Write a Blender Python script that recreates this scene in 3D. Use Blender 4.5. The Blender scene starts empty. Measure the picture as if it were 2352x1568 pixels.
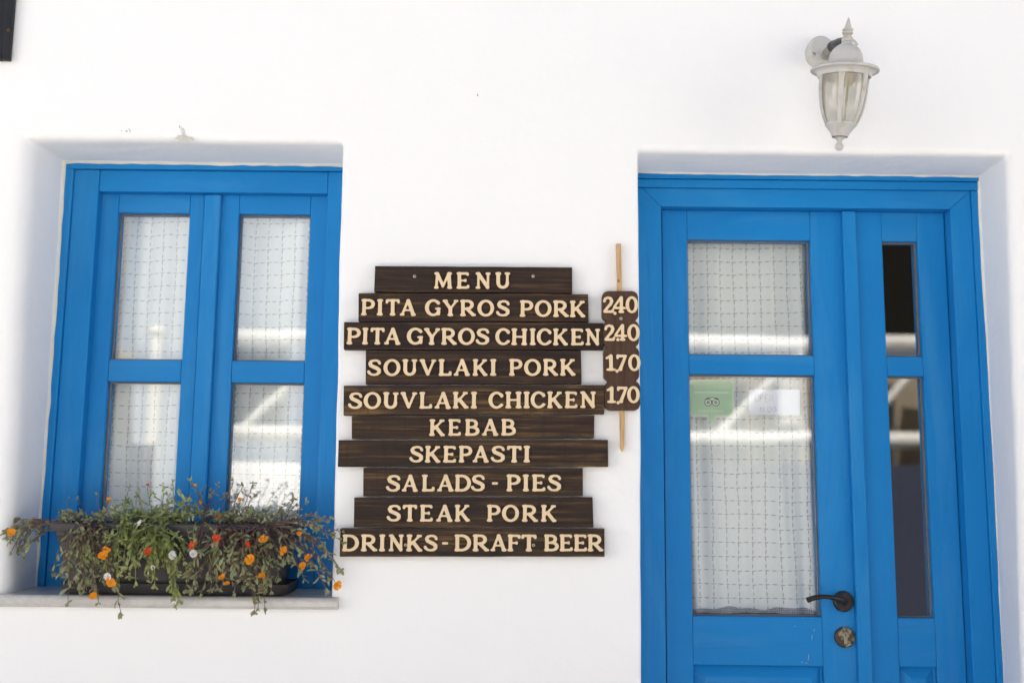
import bpy, bmesh, math, random
import numpy as np
from mathutils import Vector, Matrix, Euler
from mathutils.geometry import delaunay_2d_cdt
R = math.radians
rnd = random.Random(7)
S = bpy.context.scene
COL = S.collection

# ------------------------------------------------------------------ camera, light, exposure
FPX, PIT, ROLL, DIST, CZ = 2333.0, 0.1372, 0.0098, 2.55, 1.34
cam = bpy.data.objects.new("camera", bpy.data.cameras.new("camera")); COL.objects.link(cam)
cam.data.sensor_width = 36.0; cam.data.lens = 36.0 * FPX / 2352.0
cam.data.clip_start = 0.05; cam.data.clip_end = 2000
cam.location = (0, -DIST, CZ)
cam.rotation_euler = (Matrix.Rotation(R(90) + PIT, 3, 'X') @ Matrix.Rotation(ROLL, 3, 'Z')).to_euler()
cam.data.dof.use_dof = True; cam.data.dof.focus_distance = 2.53; cam.data.dof.aperture_fstop = 1.4
S.camera = cam

SUN_EL, SUN_AZ = R(52), R(14)          # the sun stands behind the house: its front lies in open shade
W = bpy.data.worlds.new("World"); S.world = W; W.use_nodes = True
nt = W.node_tree
sky = nt.nodes.new("ShaderNodeTexSky"); sky.sky_type = 'NISHITA'; sky.sun_disc = False
sky.sun_elevation = SUN_EL; sky.sun_rotation = SUN_AZ
sky.dust_density = 5.0; sky.air_density = 0.7; sky.ozone_density = 0.3
bg = nt.nodes["Background"]; bg.inputs[1].default_value = 0.095
nt.links.new(sky.outputs[0], bg.inputs[0])
sun = bpy.data.objects.new("sun", bpy.data.lights.new("sun", 'SUN')); COL.objects.link(sun)
sun.data.energy = 5.0; sun.data.angle = R(0.53); sun.data.color = (1.0, 0.95, 0.87)
sv = Vector((math.sin(SUN_AZ) * math.cos(SUN_EL), math.cos(SUN_AZ) * math.cos(SUN_EL), math.sin(SUN_EL)))
sun.rotation_euler = sv.to_track_quat('Z', 'Y').to_euler(); sun.location = (2, 8, 9)
S.view_settings.view_transform = 'Standard'; S.view_settings.look = 'None'
S.view_settings.exposure = 1.33; S.view_settings.gamma = 1.0
try:
    S.cycles.use_denoising = True; S.cycles.max_bounces = 10; S.cycles.diffuse_bounces = 7
    S.cycles.transparent_max_bounces = 24
except Exception:
    pass

# ------------------------------------------------------------------ helpers
def at(px, py, Y=0.0):
    """the point on the upright plane y = Y that the photograph shows at (px, py), in 2352 x 1568 units"""
    dx, dy = px - 1176, py - 784
    c, s = math.cos(ROLL), math.sin(ROLL)
    a = dx * c + dy * s; b = -dx * s + dy * c
    cp, sp = math.cos(PIT), math.sin(PIT)
    d = Vector((a / FPX, cp + b / FPX * sp, sp - b / FPX * cp))
    return Vector((0, -DIST, CZ)) + d * ((Y + DIST) / d.y)
def X(px, py, Y): return at(px, py, Y).x
def Z(px, py, Y): return at(px, py, Y).z

class MB:
    def __init__(s): s.v = []; s.f = []; s.m = []; s.sm = []
    def add(s, vs, fs, mi=0, smooth=False):
        o = len(s.v); s.v += [tuple(p) for p in vs]
        for f in fs: s.f.append(tuple(i + o for i in f)); s.m.append(mi); s.sm.append(smooth)
    def from_bm(s, bm, mi=0, smooth=False):
        bm.verts.ensure_lookup_table(); bm.verts.index_update()
        s.add([v.co[:] for v in bm.verts], [[v.index for v in f.verts] for f in bm.faces], mi, smooth); bm.free()
    def prism(s, poly, y0, y1, bev=0.0, mi=0, seg=2):
        """polygon in (x, z) pushed from y0 (front) to y1 (back)"""
        bm = bmesh.new()
        a = sum(poly[i][0] * poly[(i + 1) % len(poly)][1] - poly[(i + 1) % len(poly)][0] * poly[i][1] for i in range(len(poly)))
        if a < 0: poly = poly[::-1]
        fr = [bm.verts.new((p[0], y0, p[1])) for p in poly]; bk = [bm.verts.new((p[0], y1, p[1])) for p in poly]
        n = len(poly)
        bm.faces.new(fr); bm.faces.new(bk[::-1])
        for i in range(n): bm.faces.new((fr[i], bk[i], bk[(i + 1) % n], fr[(i + 1) % n]))
        if bev > 0: bmesh.ops.bevel(bm, geom=list(bm.edges), offset=bev, segments=seg, profile=0.5, affect='EDGES')
        s.from_bm(bm, mi)
    def box(s, x0, x1, z0, z1, y0, y1, bev=0.0015, mi=0, seg=2):
        s.prism([(x0, z0), (x1, z0), (x1, z1), (x0, z1)], y0, y1, bev, mi, seg)
    def tube(s, pts, rad, n=8, mi=0, caps=True, flat=1.0):
        pts = [Vector(p) for p in pts]; k = len(pts)
        if not hasattr(rad, '__len__'): rad = [rad] * k
        vs, fs = [], []; up = None
        for i in range(k):
            t = (pts[min(i + 1, k - 1)] - pts[max(i - 1, 0)]).normalized()
            if up is None:
                up = Vector((0, 0, 1)) if abs(t.z) < 0.9 else Vector((1, 0, 0))
            u = (up - t * up.dot(t)).normalized(); w = t.cross(u); up = u
            for j in range(n):
                a = 2 * math.pi * j / n
                vs.append(pts[i] + (u * math.cos(a) * flat + w * math.sin(a)) * rad[i])
        for i in range(k - 1):
            for j in range(n):
                fs.append((i * n + j, i * n + (j + 1) % n, (i + 1) * n + (j + 1) % n, (i + 1) * n + j))
        s.add(vs, fs, mi, True)
        if caps:
            s.add(vs[:n], [tuple(range(n))[::-1]], mi); s.add(vs[-n:], [tuple(range(n))], mi)
    def lathe(s, prof, M=Matrix(), n=32, mi=0, smooth=True):
        """profile of (r, h) turned about the local z axis, then moved by M"""
        vs, fs = [], []; k = len(prof)
        for r, h in prof:
            for j in range(n):
                a = 2 * math.pi * j / n
                vs.append(M @ Vector((r * math.cos(a), r * math.sin(a), h)))
        for i in range(k - 1):
            for j in range(n):
                fs.append((i * n + j, i * n + (j + 1) % n, (i + 1) * n + (j + 1) % n, (i + 1) * n + j))
        s.add(vs, fs, mi, smooth)
    def build(s, name, mats, parent=None, sharp=None):
        me = bpy.data.meshes.new(name); me.from_pydata(s.v, [], s.f)
        for m in (mats if isinstance(mats, (list, tuple)) else [mats]): me.materials.append(m)
        me.polygons.foreach_set("material_index", s.m); me.polygons.foreach_set("use_smooth", s.sm)
        me.update()
        if sharp is not None: me.set_sharp_from_angle(angle=R(sharp))
        o = bpy.data.objects.new(name, me); COL.objects.link(o)
        if parent: o.parent = parent; o.matrix_parent_inverse = Matrix.Translation(parent_world(parent)).inverted()
        return o
def parent_world(p):
    v = Vector((0, 0, 0))
    while p: v += p.location; p = p.parent if not p.matrix_parent_inverse.translation.length else None
    return v
def tag(o, label=None, cat=None, group=None, kind=None):
    if label: o["label"] = label
    if cat: o["category"] = cat
    if group: o["group"] = group
    if kind: o["kind"] = kind
    return o
def empty(name, loc=(0, 0, 0), parent=None):
    o = bpy.data.objects.new(name, None); COL.objects.link(o); o.location = loc
    if parent: o.parent = parent
    o.empty_display_size = 0.1
    return o

# ------------------------------------------------------------------ materials
class NT:
    def __init__(s, name):
        s.mat = bpy.data.materials.new(name); s.mat.use_nodes = True; s.t = s.mat.node_tree
        s.b = s.t.nodes["Principled BSDF"]; s.out = s.t.nodes["Material Output"]
    def n(s, typ, ins=None, **kw):
        k = s.t.nodes.new("ShaderNode" + typ)
        for a, v in kw.items(): setattr(k, a, v)
        for a, v in (ins or {}).items(): s.set(k, a, v)
        return k
    def set(s, k, a, v):
        i = k.inputs[a]
        if isinstance(v, bpy.types.Node): v = v.outputs[0]
        if isinstance(v, bpy.types.NodeSocket): s.t.links.new(v, i)
        else: i.default_value = v
    def p(s, **kw):
        for a, v in kw.items(): s.set(s.b, a.replace('_', ' '), v)
    def math(s, op, a, b=None, c=None, clamp=False):
        k = s.n("Math", operation=op, use_clamp=clamp); s.set(k, 0, a)
        if b is not None: s.set(k, 1, b)
        if c is not None: s.set(k, 2, c)
        return k
    def coord(s, scale=(1, 1, 1), rand=0.0, out="Object"):
        tc = s.n("TexCoord").outputs[out]
        if rand:
            oi = s.n("ObjectInfo").outputs["Random"]
            off = s.n("CombineXYZ", {0: s.math('MULTIPLY', oi, rand), 1: s.math('MULTIPLY', oi, rand * 1.7), 2: s.math('MULTIPLY', oi, rand * 2.3)})
            tc = s.n("VectorMath", {0: tc, 1: off}, operation='ADD')
        return s.n("Mapping", {0: tc, 3: scale})
    def noise(s, vec, scale=5, detail=4, rough=0.55, dist=0.0):
        return s.n("TexNoise", {"Vector": vec, "Scale": scale, "Detail": detail, "Roughness": rough, "Distortion": dist})
    def ramp(s, fac, stops):
        k = s.n("ValToRGB", {0: fac}); e = k.color_ramp.elements
        while len(e) < len(stops): e.new(0.5)
        for q, (pos, c) in zip(e, stops):
            q.position = pos; q.color = (c, c, c, 1) if not hasattr(c, '__len__') else (*c, 1)
        return k
    def mix(s, fac, a, b, blend='MIX'):
        k = s.n("Mix", data_type='RGBA', blend_type=blend)
        s.set(k, 0, fac)
        for i, v in ((6, a), (7, b)):
            s.set(k, i, (*v, 1) if isinstance(v, tuple) and len(v) == 3 else v)
        return k.outputs[2]
    def bump(s, h, strength=0.3, dist=0.01):
        k = s.n("Bump", {"Height": h, "Strength": strength, "Distance": dist}); s.set(s.b, "Normal", k); return k

def mat_plaster():
    m = NT("whitewashed_plaster")
    c = m.coord(); big = m.noise(c, 2.2, 3); fine = m.noise(c, 38, 6, 0.6); lumps = m.noise(c, 9, 4, 0.5, 0.3)
    col = m.mix(big, (0.855, 0.855, 0.845), (0.885, 0.885, 0.88))
    st = m.ramp(m.noise(m.coord((1, 1, 0.35)), 7, 5, 0.65), [(0.66, 0.0), (0.8, 1.0)])
    col = m.mix(m.math('MULTIPLY', st, 0.10), col, (0.62, 0.61, 0.57))
    m.p(Base_Color=col, Roughness=0.88, Specular_IOR_Level=0.25)
    h = m.math('ADD', m.math('MULTIPLY', lumps, 0.9), m.math('MULTIPLY', fine, 0.16))
    m.bump(h, 0.42, 0.012); return m.mat
def mat_blue(name, sc):
    m = NT(name)
    c = m.coord(sc, 3.0); g = m.noise(c, 26, 6, 0.62, 0.4); big = m.noise(m.coord((1, 1, 1), 3), 3.5, 3)
    col = m.mix(big, (0.004, 0.176, 0.475), (0.010, 0.218, 0.55))
    col = m.mix(m.math('MULTIPLY', m.ramp(g, [(0.28, 1.0), (0.42, 0.0)]), 0.30), col, (0.006, 0.115, 0.36))
    fd = m.noise(m.coord(tuple(x * .5 + .12 for x in sc), 8), 7, 6, 0.65, 0.8)
    col = m.mix(m.math('MULTIPLY', m.ramp(fd, [(0.50, 0.0), (0.70, 1.0)]), 0.38), col, (0.055, 0.27, 0.55))
    sp = m.ramp(m.noise(m.coord((1, 1, 1), 5), 150, 2, 0.5), [(0.74, 0.0), (0.77, 1.0)])
    col = m.mix(m.math('MULTIPLY', sp, 0.25), col, (0.25, 0.35, 0.5))
    m.p(Base_Color=col, Roughness=m.math('MULTIPLY_ADD', g, 0.16, 0.40), Specular_IOR_Level=0.20)
    m.bump(g, 0.16, 0.0025); return m.mat
def mat_plank():
    m = NT("dark_stained_wood")
    c = m.coord((0.55, 1.0, 19.0), 9.0)
    g = m.noise(c, 6.5, 8, 0.64, 0.35); f = m.noise(m.coord((2.5, 2, 70), 9), 9, 4, 0.6)
    bl = m.noise(m.coord((1.4, 1, 5), 7), 4.5, 4, 0.6, 1.0)
    saw = m.noise(m.coord((26, 1, 1.2), 5), 3, 4, 0.6)
    col = m.ramp(g, [(0.25, (0.008, 0.005, 0.004)), (0.42, (0.026, 0.015, 0.010)), (0.52, (0.055, 0.031, 0.016)), (0.66, (0.190, 0.108, 0.038))]).outputs[0]
    col = m.mix(m.ramp(bl, [(0.38, 0.72), (0.60, 0.0)]), col, (0.026, 0.0155, 0.0115))
    col = m.mix(m.math('MULTIPLY', m.ramp(f, [(0.52, 0.0), (0.75, 1.0)]), 0.18), col, (0.10, 0.062, 0.03))
    col = m.mix(m.math('MULTIPLY', m.ramp(saw, [(0.56, 0.0), (0.70, 1.0)]), 0.35), col, (0.012, 0.010, 0.009))
    # a few knots
    v = m.n("TexVoronoi", {"Vector": m.coord((5.5, 1, 9), 6), "Scale": 1.0, "Randomness": 1.0})
    col = m.mix(m.math('MULTIPLY', m.ramp(v.outputs["Distance"], [(0.05, 1.0), (0.15, 0.0)]), 0.8), col, (0.010, 0.007, 0.006))
    oi = m.n("ObjectInfo").outputs['Random']
    col = m.mix(m.math('MULTIPLY', oi, 0.62), col, (0.018, 0.010, 0.009))
    m.p(Base_Color=col, Roughness=m.math('MULTIPLY_ADD', f, 0.25, 0.45), Specular_IOR_Level=0.22)
    m.bump(m.math('ADD', g, m.math('MULTIPLY', f, 0.6)), 0.35, 0.003); return m.mat
def mat_simple(name, col, rough=0.5, spec=0.5, metal=0.0, var=0.12, nscale=30, bump=0.1, bdist=0.002, aniso=(1, 1, 1), col2=None, lo=0.35, hi=0.7, rand=2.0):
    m = NT(name); g = m.noise(m.coord(aniso, rand), nscale, 5, 0.6)
    c2 = col2 or tuple(x * (1 - 2 * var) for x in col)
    m.p(Base_Color=m.mix(m.ramp(g, [(lo, 0.0), (hi, 1.0)]), col, c2), Roughness=m.math('MULTIPLY_ADD', g, 0.2, rough - 0.1),
        Specular_IOR_Level=spec, Metallic=metal)
    if bump: m.bump(g, bump, bdist)
    return m.mat
def mat_glass(name="window_glass", lo=0.105, tint=(0.985, 0.997, 0.985)):
    m = NT(name)
    lw = m.n("LayerWeight", {0: 0.5})
    fac = m.ramp(lw.outputs["Facing"], [(0.0, lo), (0.45, lo * 1.25), (0.8, 0.30), (1.0, 1.0)])
    wob = m.n("Bump", {"Height": m.noise(m.coord((1, 1, 1), 4), 3.0, 1), "Strength": 0.03, "Distance": 0.02})
    gl = m.n("BsdfGlossy", {"Color": (1, 1, 1, 1), "Roughness": 0.012, "Normal": wob})
    tr = m.n("BsdfTransparent", {"Color": (*tint, 1)})
    mx = m.n("MixShader", {0: fac, 1: tr, 2: gl}); m.t.links.new(mx.outputs[0], m.out.inputs[0]); return m.mat
def mat_curtain():
    m = NT("checked_cotton")
    tc = m.coord(); wob = m.noise(tc, 6, 2)
    sx = m.n("SeparateXYZ", {0: tc})
    def line(a, b, ph):
        u = m.math('ADD', m.math('MULTIPLY', a, 1 / 0.0375), m.math('MULTIPLY', wob, 0.5))
        du = m.math('ABSOLUTE', m.math('SUBTRACT', m.math('FRACT', u), 0.5))
        thin = m.math('LESS_THAN', du, 0.030)
        w = m.math('FRACT', m.math('ADD', m.math('MULTIPLY', b, 2 / 0.0375), ph))
        dash = m.math('LESS_THAN', w, 0.56)
        return m.math('MULTIPLY', thin, m.math('MULTIPLY_ADD', dash, 0.72, 0.10))
    l1 = line(sx.outputs[0], sx.outputs[2], 0.2); l2 = line(sx.outputs[2], sx.outputs[0], 0.7)
    ln = m.math('MAXIMUM', l1, l2)
    wv = m.noise(m.coord((1, 1, 1)), 260, 2)
    base = m.mix(wv, (0.86, 0.86, 0.84), (0.92, 0.92, 0.90))
    col = m.mix(ln, base, (0.27, 0.26, 0.245))
    m.p(Base_Color=col, Roughness=0.9, Specular_IOR_Level=0.1)
    cr = m.noise(m.coord((1, 1, 0.5)), 22, 4, 0.6)
    m.bump(cr, 0.35, 0.006)
    return m.mat
def mat_marble():
    m = NT("grey_marble")
    v = m.ramp(m.noise(m.coord((1, 1, 2)), 9, 7, 0.62, 1.6), [(0.44, 0.0), (0.5, 1.0), (0.56, 0.0)])
    b = m.noise(m.coord(), 14, 4)
    col = m.mix(b, (0.46, 0.445, 0.41), (0.58, 0.565, 0.53)); col = m.mix(m.math('MULTIPLY', v, 0.35), col, (0.36, 0.35, 0.33))
    m.p(Base_Color=col, Roughness=0.22, Specular_IOR_Level=0.5); m.bump(b, 0.12, 0.002); return m.mat
def mat_leaf(name, a, b, c):
    m = NT(name); g = m.noise(m.coord(), 55, 3); h = m.noise(m.coord(), 11, 2)
    col = m.mix(m.ramp(h, [(0.38, 0.0), (0.62, 1.0)]), a, b); col = m.mix(m.ramp(g, [(0.5, 0.0), (0.72, 1.0)]), col, c)
    m.p(Base_Color=col, Roughness=0.40, Specular_IOR_Level=0.6)
    tr = m.n("BsdfTranslucent", {"Color": col}); mx = m.n("MixShader", {0: 0.18, 1: m.b, 2: tr})
    m.t.links.new(mx.outputs[0], m.out.inputs[0]); return m.mat
def mat_petal(name, a, b):
    m = NT(name); g = m.noise(m.coord(), 130, 3)
    m.p(Base_Color=m.mix(g, a, b), Roughness=0.55, Specular_IOR_Level=0.2)
    tr = m.n("BsdfTranslucent", {"Color": (*b, 1)}); mx = m.n("MixShader", {0: 0.25, 1: m.b, 2: tr})
    m.t.links.new(mx.outputs[0], m.out.inputs[0]); return m.mat

PLASTER = mat_plaster()
BLUE_V = mat_blue("blue_paint_upright_grain", (3.2, 3.2, 0.16)); BLUE_H = mat_blue("blue_paint_level_grain", (0.16, 3.2, 3.2))
PLANK = mat_plank()
PALE = mat_simple("pale_cut_wood", (0.72, 0.535, 0.32), 0.6, 0.3, 0, 0.1, 40, 0.1, 0.001, (0.6, 1, 3), (0.80, 0.645, 0.43), rand=6)
BURNT = mat_simple("burnt_wood_edge", (0.22, 0.10, 0.035), 0.7, 0.2)
BROWN = mat_simple("brown_stained_board", (0.055, 0.027, 0.016), 0.5, 0.25, 0, 0.1, 9, 0.3, 0.002, (14, 1, 0.8), (0.088, 0.046, 0.028))
STICK = mat_simple("raw_pine_stick", (0.56, 0.36, 0.18), 0.65, 0.3, 0, 0.1, 12, 0.2, 0.001, (16, 3, 1), (0.38, 0.21, 0.09), 0.45, 0.75)
SCREW = mat_simple("zinc_screw", (0.55, 0.50, 0.40), 0.38, 0.5, 0.9)
DARKM = mat_simple("near_black_metal", (0.03, 0.03, 0.03), 0.5)  # near-black for screw sockets, keyhole, far window panes and the gap filler
GLASS = mat_glass()
BEAD = mat_simple("grey_glazing_bead", (0.16, 0.15, 0.145), 0.45, 0.5)
SEAL = mat_simple("cream_sealant", (0.80, 0.77, 0.68), 0.7, 0.3, 0, 0.05, 20, 0.3, 0.003)
CURT = mat_curtain()
MARBLE = mat_marble()
IRON = mat_simple("blackened_bronze", (0.022, 0.017, 0.014), 0.34, 0.5, 0.35, 0.15, 60, 0.15, 0.001, col2=(0.05, 0.038, 0.026), lo=0.55, hi=0.8)
WORN = mat_simple("worn_lock_plate", (0.06, 0.045, 0.032), 0.42, 0.5, 0.5, 0.2, 55, 0.2, 0.001, col2=(0.30, 0.26, 0.18), lo=0.5, hi=0.58)
LOCKM = mat_simple("dull_brass_cylinder", (0.33, 0.30, 0.22), 0.4, 0.5, 0.7)
LAMPW = mat_simple("weathered_white_lamp_paint", (0.52, 0.51, 0.485), 0.55, 0.3, 0, 0.04, 26, 0.15, 0.002, col2=(0.38, 0.36, 0.31), lo=0.5, hi=0.75)
RUST = mat_simple("rusty_stain", (0.10, 0.062, 0.025), 0.8, 0.2)
TAPE = mat_simple("black_insulating_tape", (0.014, 0.014, 0.016), 0.42, 0.5, 0, 0.1, 60, 0.4, 0.003)
BARE = mat_simple("bare_weathered_arm", (0.33, 0.31, 0.27), 0.6, 0.3, 0, 0.2, 40, 0.3, 0.002)
BULB = mat_simple("cream_lamp_holder", (0.72, 0.62, 0.34), 0.5, 0.4)
PLAST = mat_simple("charcoal_plastic", (0.036, 0.033, 0.033), 0.5, 0.5, 0, 0.08, 20, 0.05)
SOIL = mat_simple("dark_soil", (0.022, 0.016, 0.012), 0.95, 0.1, 0, 0.2, 80, 0.8, 0.01)
DARKB = mat_simple("black_brown_board", (0.012, 0.013, 0.017), 0.5, 0.25, 0, 0.1, 14, 0.2, 0.002, (8, 1, 1), (0.02, 0.02, 0.024))
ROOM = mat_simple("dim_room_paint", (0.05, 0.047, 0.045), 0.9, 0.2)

# ------------------------------------------------------------------ ground
def mat_ground():
    m = NT("stone_paving"); c = m.coord()
    br = m.n("TexBrick", {"Vector": c, "Color1": (0.56, 0.54, 0.50, 1), "Color2": (0.62, 0.60, 0.57, 1), "Mortar": (0.66, 0.65, 0.62, 1), "Scale": 1.6, "Mortar Size": 0.03})
    n1 = m.noise(c, 6, 6, 0.6)
    m.p(Base_Color=m.mix(m.math('MULTIPLY', n1, 0.35), br.outputs[0], (0.46, 0.44, 0.40)), Roughness=0.8); m.bump(n1, 0.3, 0.01); return m.mat
g = MB(); g.add([(-300, -300, 0), (300, -300, 0), (300, 300, 0), (-300, 300, 0)], [(0, 1, 2, 3)])
tag(g.build("ground", mat_ground()), kind="structure")

# ------------------------------------------------------------------ house: wall, window, door
house = tag(empty("house", (0, 0, 0)), "whitewashed plaster house front with blue window and blue door", "house")
YI = 0.200   # where the plaster of the reveals stops, just behind the face of the frames
def loop(quad, cr=0.012, ne=26, nc=5, wob=0.0, seed=0):
    """closed run of points round a quad TL,TR,BR,BL (x, z) with rounded corners; same count for every quad"""
    rr = random.Random(seed); ph = [rr.uniform(0, 6.28) for _ in range(12)]
    pts = []
    for k in range(4):
        a, b, pr = Vector(quad[k]), Vector(quad[(k + 1) % 4]), Vector(quad[k - 1])
        d1 = (pr - a).normalized(); d2 = (b - a).normalized()
        for i in range(nc + 1):
            t = i / nc
            pts.append((a + d1 * cr * (1 - t) ** 2 + d2 * cr * t ** 2, k, None))
        nrm = Vector((-d2.y, d2.x)); L = (b - a).length
        for i in range(1, ne):
            t = i / ne
            w = wob * math.sin(math.pi * t) ** 0.5 * (math.sin(t * L * 5 + ph[k]) + 0.6 * math.sin(t * L * 13 + ph[k + 4]) + 0.35 * math.sin(t * L * 31 + ph[k + 8]))
            pts.append((a.lerp(b, (cr + t * (L - 2 * cr)) / L) + nrm * w, k, t))
    return [p[0] for p in pts]
def grow(quad, r):      # r = radii for top, right, bottom, left
    (a, b, c, d) = [Vector(q) for q in quad]
    return [a + Vector((-r[3], r[0])), b + Vector((r[1], r[0])), c + Vector((r[1], -r[2])), d + Vector((-r[3], -r[2]))]
def xz(p): return (p.x, p.z)
wall = MB(); holes = []
def opening(F, I, rad, wob, seed):
    Fl = loop(F, 0.014, wob=wob, seed=seed); Il = loop(I, 0.006, wob=wob * 0.7, seed=seed + 1)
    Gl = loop(grow(F, rad), 0.03, wob=wob, seed=seed); Hl = loop(grow(F, [r + 0.012 for r in rad]), 0.04, wob=wob, seed=seed)
    n = len(Fl); rings = [[Vector((p.x, 0, p.y)) for p in Hl]]
    NB = 7
    rr_all = []
    for i in range(n):
        p1 = Vector((Fl[i].x, 0, Fl[i].y)); p0 = Vector((Gl[i].x, 0, Gl[i].y)); pi = Vector((Il[i].x, YI, Il[i].y))
        r = max(0.006, (p0 - p1).length); p2 = p1.lerp(pi, min(0.6, r * 1.1 / (pi - p1).length))
        rr_all.append([p0.lerp(p1, t).lerp(p1.lerp(p2, t), t) for t in [k / NB for k in range(NB + 1)]] + [p2.lerp(pi, t) for t in (0.25, 0.5, 0.75, 1.0)])
    for k in range(NB + 5): rings.append([rr_all[i][k] for i in range(n)])
    vs = [v for r in rings for v in r]; fs = []
    for k in range(len(rings) - 1):
        for i in range(n):
            fs.append((k * n + i, k * n + (i + 1) % n, (k + 1) * n + (i + 1) % n, (k + 1) * n + i))
    wall.add(vs, fs, 0, True); holes.append(Hl); return Il
# window opening
zs_top = Z(380, 1368.5, -0.02)                      # top of the sill
wl = at(66, 320); wr = at(787, 327); wbl = at(14, 1372); wbr = at(760, 1372)
WF = [xz(wl), xz(wr), (wbr.x, zs_top - 0.012), (wbl.x, zs_top - 0.012)]
wil = at(150, 373, .185); wir = at(790, 380, .185); wibl = at(84, 1340, .185)
WI = [(wil.x, wil.z), (wr.x + 0.004, wir.z), (wbr.x + 0.004, zs_top - 0.012), (wibl.x, zs_top - 0.012)]
WIl = opening(WF, WI, (0.022, 0.010, 0.004, 0.045), 0.0016, 3)
# door opening
dl = at(1466, 347); dr = at(2314, 357); dbl = at(1475, 1560); dbr = at(2348, 1560)
def ext(a, b, z): t = (z - a.z) / (b.z - a.z); return (a.x + (b.x - a.x) * t, z)
DF = [xz(dl), xz(dr), ext(dr, dbr, -0.08), ext(dl, dbl, -0.08)]
dit = at(1467, 398, .185); dir_ = at(2247, 407, .185); dirb = at(2308, 1560, .185)
DI = [(dl.x - 0.004, dit.z), xz(dir_), ext(dir_, dirb, -0.08), (ext(dl, dbl, -0.08)[0] - 0.004, -0.08)]
DIl = opening(DF, DI, (0.022, 0.022, 0.004, 0.008), 0.0014, 11)
HX, HH, HD = 6.5, 3.0, 5.0
outer = [(-HX, -0.2), (HX, -0.2), (HX, HH), (-HX, HH)]
v2 = [Vector(p) for p in outer]; ed = [(i, (i + 1) % 4) for i in range(4)]; 
for H in holes:
    o = len(v2); v2 += list(H); ed += [(o + i, o + (i + 1) % len(H)) for i in range(len(H))]
for gx in np.linspace(-HX + .5, HX - .5, 27):
    for gz in np.linspace(0.1, HH - .3, 10):
        p = Vector((gx, gz))
        if not any(H_[0] - .05 < gx < H_[1] + .05 and H_[2] - .05 < gz < H_[3] + .05 for H_ in [(min(q.x for q in H), max(q.x for q in H), min(q.y for q in H), max(q.y for q in H)) for H in holes]): v2.append(p)
cv, ce, cf, *_ = delaunay_2d_cdt(v2, ed, [], 0, 1e-6)
def inside(p, H):
    c = False; n = len(H)
    for i in range(n):
        a, b = H[i], H[(i + 1) % n]
        if (a.y > p.y) != (b.y > p.y) and p.x < (b.x - a.x) * (p.y - a.y) / (b.y - a.y) + a.x: c = not c
    return c
fs = []
for f in cf:
    m_ = sum((cv[i] for i in f), Vector((0, 0))) / len(f)
    if any(inside(m_, H) for H in holes): continue
    fs.append(tuple(f))
wall.add([(p.x, 0, p.y) for p in cv], fs, 0, True)
# sides, back and inner faces
T = 0.30
for x0 in (-HX, HX): wall.add([(x0, 0, -.2), (x0, HD, -.2), (x0, HD, HH), (x0, 0, HH)], [(0, 1, 2, 3)])
wall.add([(-HX, HD, -.2), (HX, HD, -.2), (HX, HD, HH), (-HX, HD, HH)], [(0, 1, 2, 3)])
wo = wall.build("wall", PLASTER, house)
bm = bmesh.new(); bm.from_mesh(wo.data); bmesh.ops.remove_doubles(bm, verts=bm.verts, dist=1e-5); bmesh.ops.recalc_face_normals(bm, faces=bm.faces); bm.to_mesh(wo.data); bm.free()
b = MB(); b.box(-HX - .1, HX + .1, HH, HH + .25, -.06, HD + .1, .02); b.build("roof", PLASTER, house)
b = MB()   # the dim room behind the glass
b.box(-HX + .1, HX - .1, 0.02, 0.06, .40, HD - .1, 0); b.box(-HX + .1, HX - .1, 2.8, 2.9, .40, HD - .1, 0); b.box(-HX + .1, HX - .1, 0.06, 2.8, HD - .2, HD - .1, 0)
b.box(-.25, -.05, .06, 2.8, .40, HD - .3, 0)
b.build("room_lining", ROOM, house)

def bead_ring(Il, top=True, sides=(True, True), w=0.006, y0=0.171, y1=0.1785, zmin=None):
    mb = MB(); n = len(Il)
    c = sum(Il, Vector((0, 0))) / n
    xs0, xs1 = min(p.x for p in Il), max(p.x for p in Il)
    rr = random.Random(5)
    A, B, C = [], [], []
    for i, p in enumerate(Il):
        a, b_ = Il[i - 1], Il[(i + 1) % n]; t = (b_ - a).normalized(); nr = Vector((t.y, -t.x))
        if nr.dot(c - p) < 0: nr = -nr
        ww = w * rr.uniform(0.75, 1.25)
        A.append((p.x - nr.x * .002, y0, p.y - nr.y * .002)); q = p + nr * ww; B.append((q.x, y1 - .002, q.y)); C.append((q.x, y1 + .006, q.y))
    fs = []
    for i in range(n):
        j = (i + 1) % n
        if zmin and (Il[i].y < zmin or Il[j].y < zmin): continue
        fs.append((i, j, n + j, n + i)); fs.append((n + i, n + j, 2 * n + j, 2 * n + i))
    mb.add(A + B + C, fs, 0, True); return mb

# ---- window -------------------------------------------------------------------------------------
window = empty("window", (0, 0, 0), house)
YJ, YC, YG = 0.185, 0.213, 0.236
yv = 534
def wx(px, Y, py=yv): return X(px, py, Y)
def wz(py, Y, px=360): return Z(px, py, Y)
bead_ring(WIl, zmin=zs_top - .008).build("sealant_bead", SEAL, window)
xl0, xl1 = WI[0][0] - .08, wx(159, .178)
jl0, jl1 = xl1, wx(219.6, YJ); jr0, jr1 = wx(749, YJ), WI[1][0] + .05
zt = wz(372, .178) + .02; zstrip = wz(389, .178); zh1 = wz(440.5, YJ)
zbot = zs_top; zb1 = wz(1292, YJ)
f = MB(); gp = .0006
f.box(xl0, xl1 - gp, zbot, zstrip, .178, .27, .002); f.box(jl0, jl1, zbot, zstrip - gp, YJ, .27, .002); f.box(jr0 + gp, jr1, zbot, zstrip - gp, YJ, .27, .002)
f.box(xl0, jr1, zstrip, zt, .177, .27, .003, 1); f.box(jl1 + gp, jr0, zh1, zstrip - gp, YJ + .0005, .27, .003, 1)
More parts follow.
